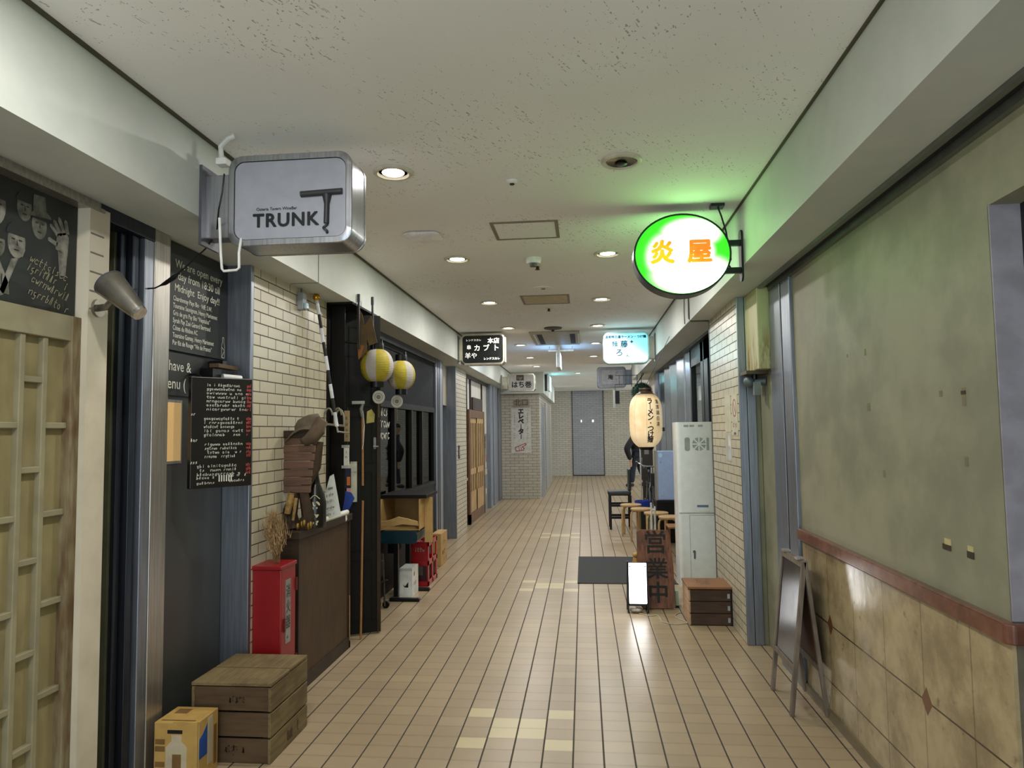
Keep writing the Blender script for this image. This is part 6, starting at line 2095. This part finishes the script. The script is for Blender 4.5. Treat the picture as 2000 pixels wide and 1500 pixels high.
# five fingers on each hand
for s_, w_ in (('L', (0.012, 0.006, -1)), ('R', (-0.15, 0, -1))):
    hi_ = names.index('ha' + s_)
    d = Vector(w_).normalized()
    side = Vector((0.7, 0.7, 0)) if s_ == 'L' else Vector((0, 1, 0))
    for k in range(5):
        off = side * ((k - 1.5) * 0.018)
        L_ = (0.06, 0.075, 0.08, 0.07, 0.05)[k]
        base_ = vs[hi_] + off + d * (0.03 if k < 4 else -0.005)
        if k == 4:
            base_ = vs[hi_] - side * 0.04
        i0 = len(vs)
        vs += [base_, base_ + d * L_ * 0.55, base_ + d * L_ + Vector((-0.012, 0, 0))]
        rr += [0.010, 0.009, 0.007]
        E_ += [(hi_, i0), (i0, i0 + 1), (i0 + 1, i0 + 2)]
M_skin = mat('skin_tone', '#b68b6d', 0.55, var=0.04)
body = skin('body', vs, E_, rr, M_skin, t)
jn = ['pel', 'bel', 'che', 'nek', 'shL', 'elL', 'wrL', 'shR', 'elR', 'wrR', 'hem']
J['hem'] = (0.01, 0, 0.78)
jr = {'pel': (0.19, 0.15), 'bel': (0.175, 0.14), 'che': (0.185, 0.145), 'nek': 0.075, 'shL': 0.085, 'shR': 0.085, 'elL': 0.095, 'elR': 0.08, 'wrL': 0.055, 'wrR': 0.05, 'hem': (0.19, 0.15)}
je = [('pel', 'bel'), ('bel', 'che'), ('che', 'nek'), ('che', 'shL'), ('shL', 'elL'), ('elL', 'wrL'), ('che', 'shR'), ('shR', 'elR'), ('elR', 'wrR'), ('pel', 'hem')]
skin('jacket', [P + Vector(J[k]) for k in jn], [(jn.index(a), jn.index(c)) for a, c in je], [jr[k] for k in jn], mat('jacket_black', '#121416', 0.8), t)
tn = ['pel', 'hiL', 'knL', 'anL', 'hiR', 'knR', 'anR']
tr_ = {'pel': (0.15, 0.12), 'hi': 0.105, 'kn': 0.082, 'an': 0.068}
te = [('pel', 'hiL'), ('hiL', 'knL'), ('knL', 'anL'), ('pel', 'hiR'), ('hiR', 'knR'), ('knR', 'anR')]
skin('jeans', [P + Vector(J[k]) for k in tn], [(tn.index(a), tn.index(c)) for a, c in te], [tr_.get(k, tr_.get(k[:2])) for k in tn], mat('jeans_navy', '#1d2533', 0.85), t)
for s_ in 'LR':
    a, c = P + Vector(J['an' + s_]), P + Vector(J['to' + s_])
    q = B()
    q.tube([a + Vector((0.05, 0, -0.05)), a + Vector((0, 0, -0.035)), a.lerp(c, 0.5) + Vector((0, 0, -0.01)), c, c + Vector((-0.03, 0, -0.012))], [0.03, 0.052, 0.05, 0.042, 0.02], 12)
    q.obj('shoe', mat('shoe_dark', '#2a2a2c', 0.6), t, smooth=True)
q = B()
hc = P + Vector((-0.095, 0, 1.665))
q.ball(hc, (0.105, 0.09, 0.085))
q.ball(hc + Vector((0.05, 0, -0.06)), (0.06, 0.085, 0.09))
q.obj('hair', mat('hair_black', '#0e0d0d', 0.6), t, smooth=True)
q = B()
q.tube([P + Vector((-0.195, 0, 1.63)), P + Vector((-0.222, 0, 1.59)), P + Vector((-0.2, 0, 1.582))], [0.01, 0.016, 0.012], 8)
q.obj('nose', M_skin, t, smooth=True)
q = B()
for s_ in (-1, 1):
    q.ball(P + Vector((-0.195, 0.033 * s_, 1.632)), (0.008, 0.014, 0.008), 10, 6)
q.ball(P + Vector((-0.192, 0, 1.55)), (0.008, 0.026, 0.006), 10, 6)
q.obj('face_features', mat('feature_dark', '#3a2722', 0.6), t, smooth=True)
q = B()
for s_ in (-1, 1):
    q.ball(P + Vector((-0.10, 0.092 * s_, 1.605)), (0.02, 0.012, 0.032), 10, 8)
q.obj('ears', M_skin, t, smooth=True)

SUB = {'face': ('lettering', 'lettering_halo', 'crest', 'crest_lettering', 'diamond_mark', 'paper_panel', 'corkscrew_emblem'), 'label_plate': ('lettering',), 'sheet': ('lettering', 'side_lettering', 'pointing_hand', 'print', 'red_print', 'dark_print', 'sleeve'),
       'paper_body': ('lettering',), 'panel': ('white_writing', 'red_prices', 'pale_label'), 'board': ('chalk_writing', 'lettering', 'inset'), 'carton': ('hand_hole', 'blue_print', 'white_print', 'brown_print', 'red_print', 'tick_mark', 'print', 'tape'),
       'lid': ('lid_print',), 'lower_door': ('lock',), 'top_cap': ('wire_bail',), 'leaf': ('panel_moulding', 'latch', 'lock', 'white_notice', 'yellow_note'), 'disc': ('ring_print', 'centre_print'), 'plate': ('lettering', 'window'), 'casing': ('round_sticker', 'mark', 'vent_emblem', 'badge'), 'glass': ('brush_lettering', 'rope'), 'lit_panel': ('clips',)}
for t in [o for o in bpy.data.objects if o.type == 'EMPTY' and 'category' in o.keys()]:
    kids = {}
    for c in t.children:
        kids.setdefault(c.name.split('.')[0], c)
    for host, subs in SUB.items():
        if host in kids:
            for c in list(t.children):
                if c.name.split('.')[0] in subs:
                    c.parent = kids[host]
for o in bpy.data.objects:
    if '_org' in o.keys():
        del o['_org']
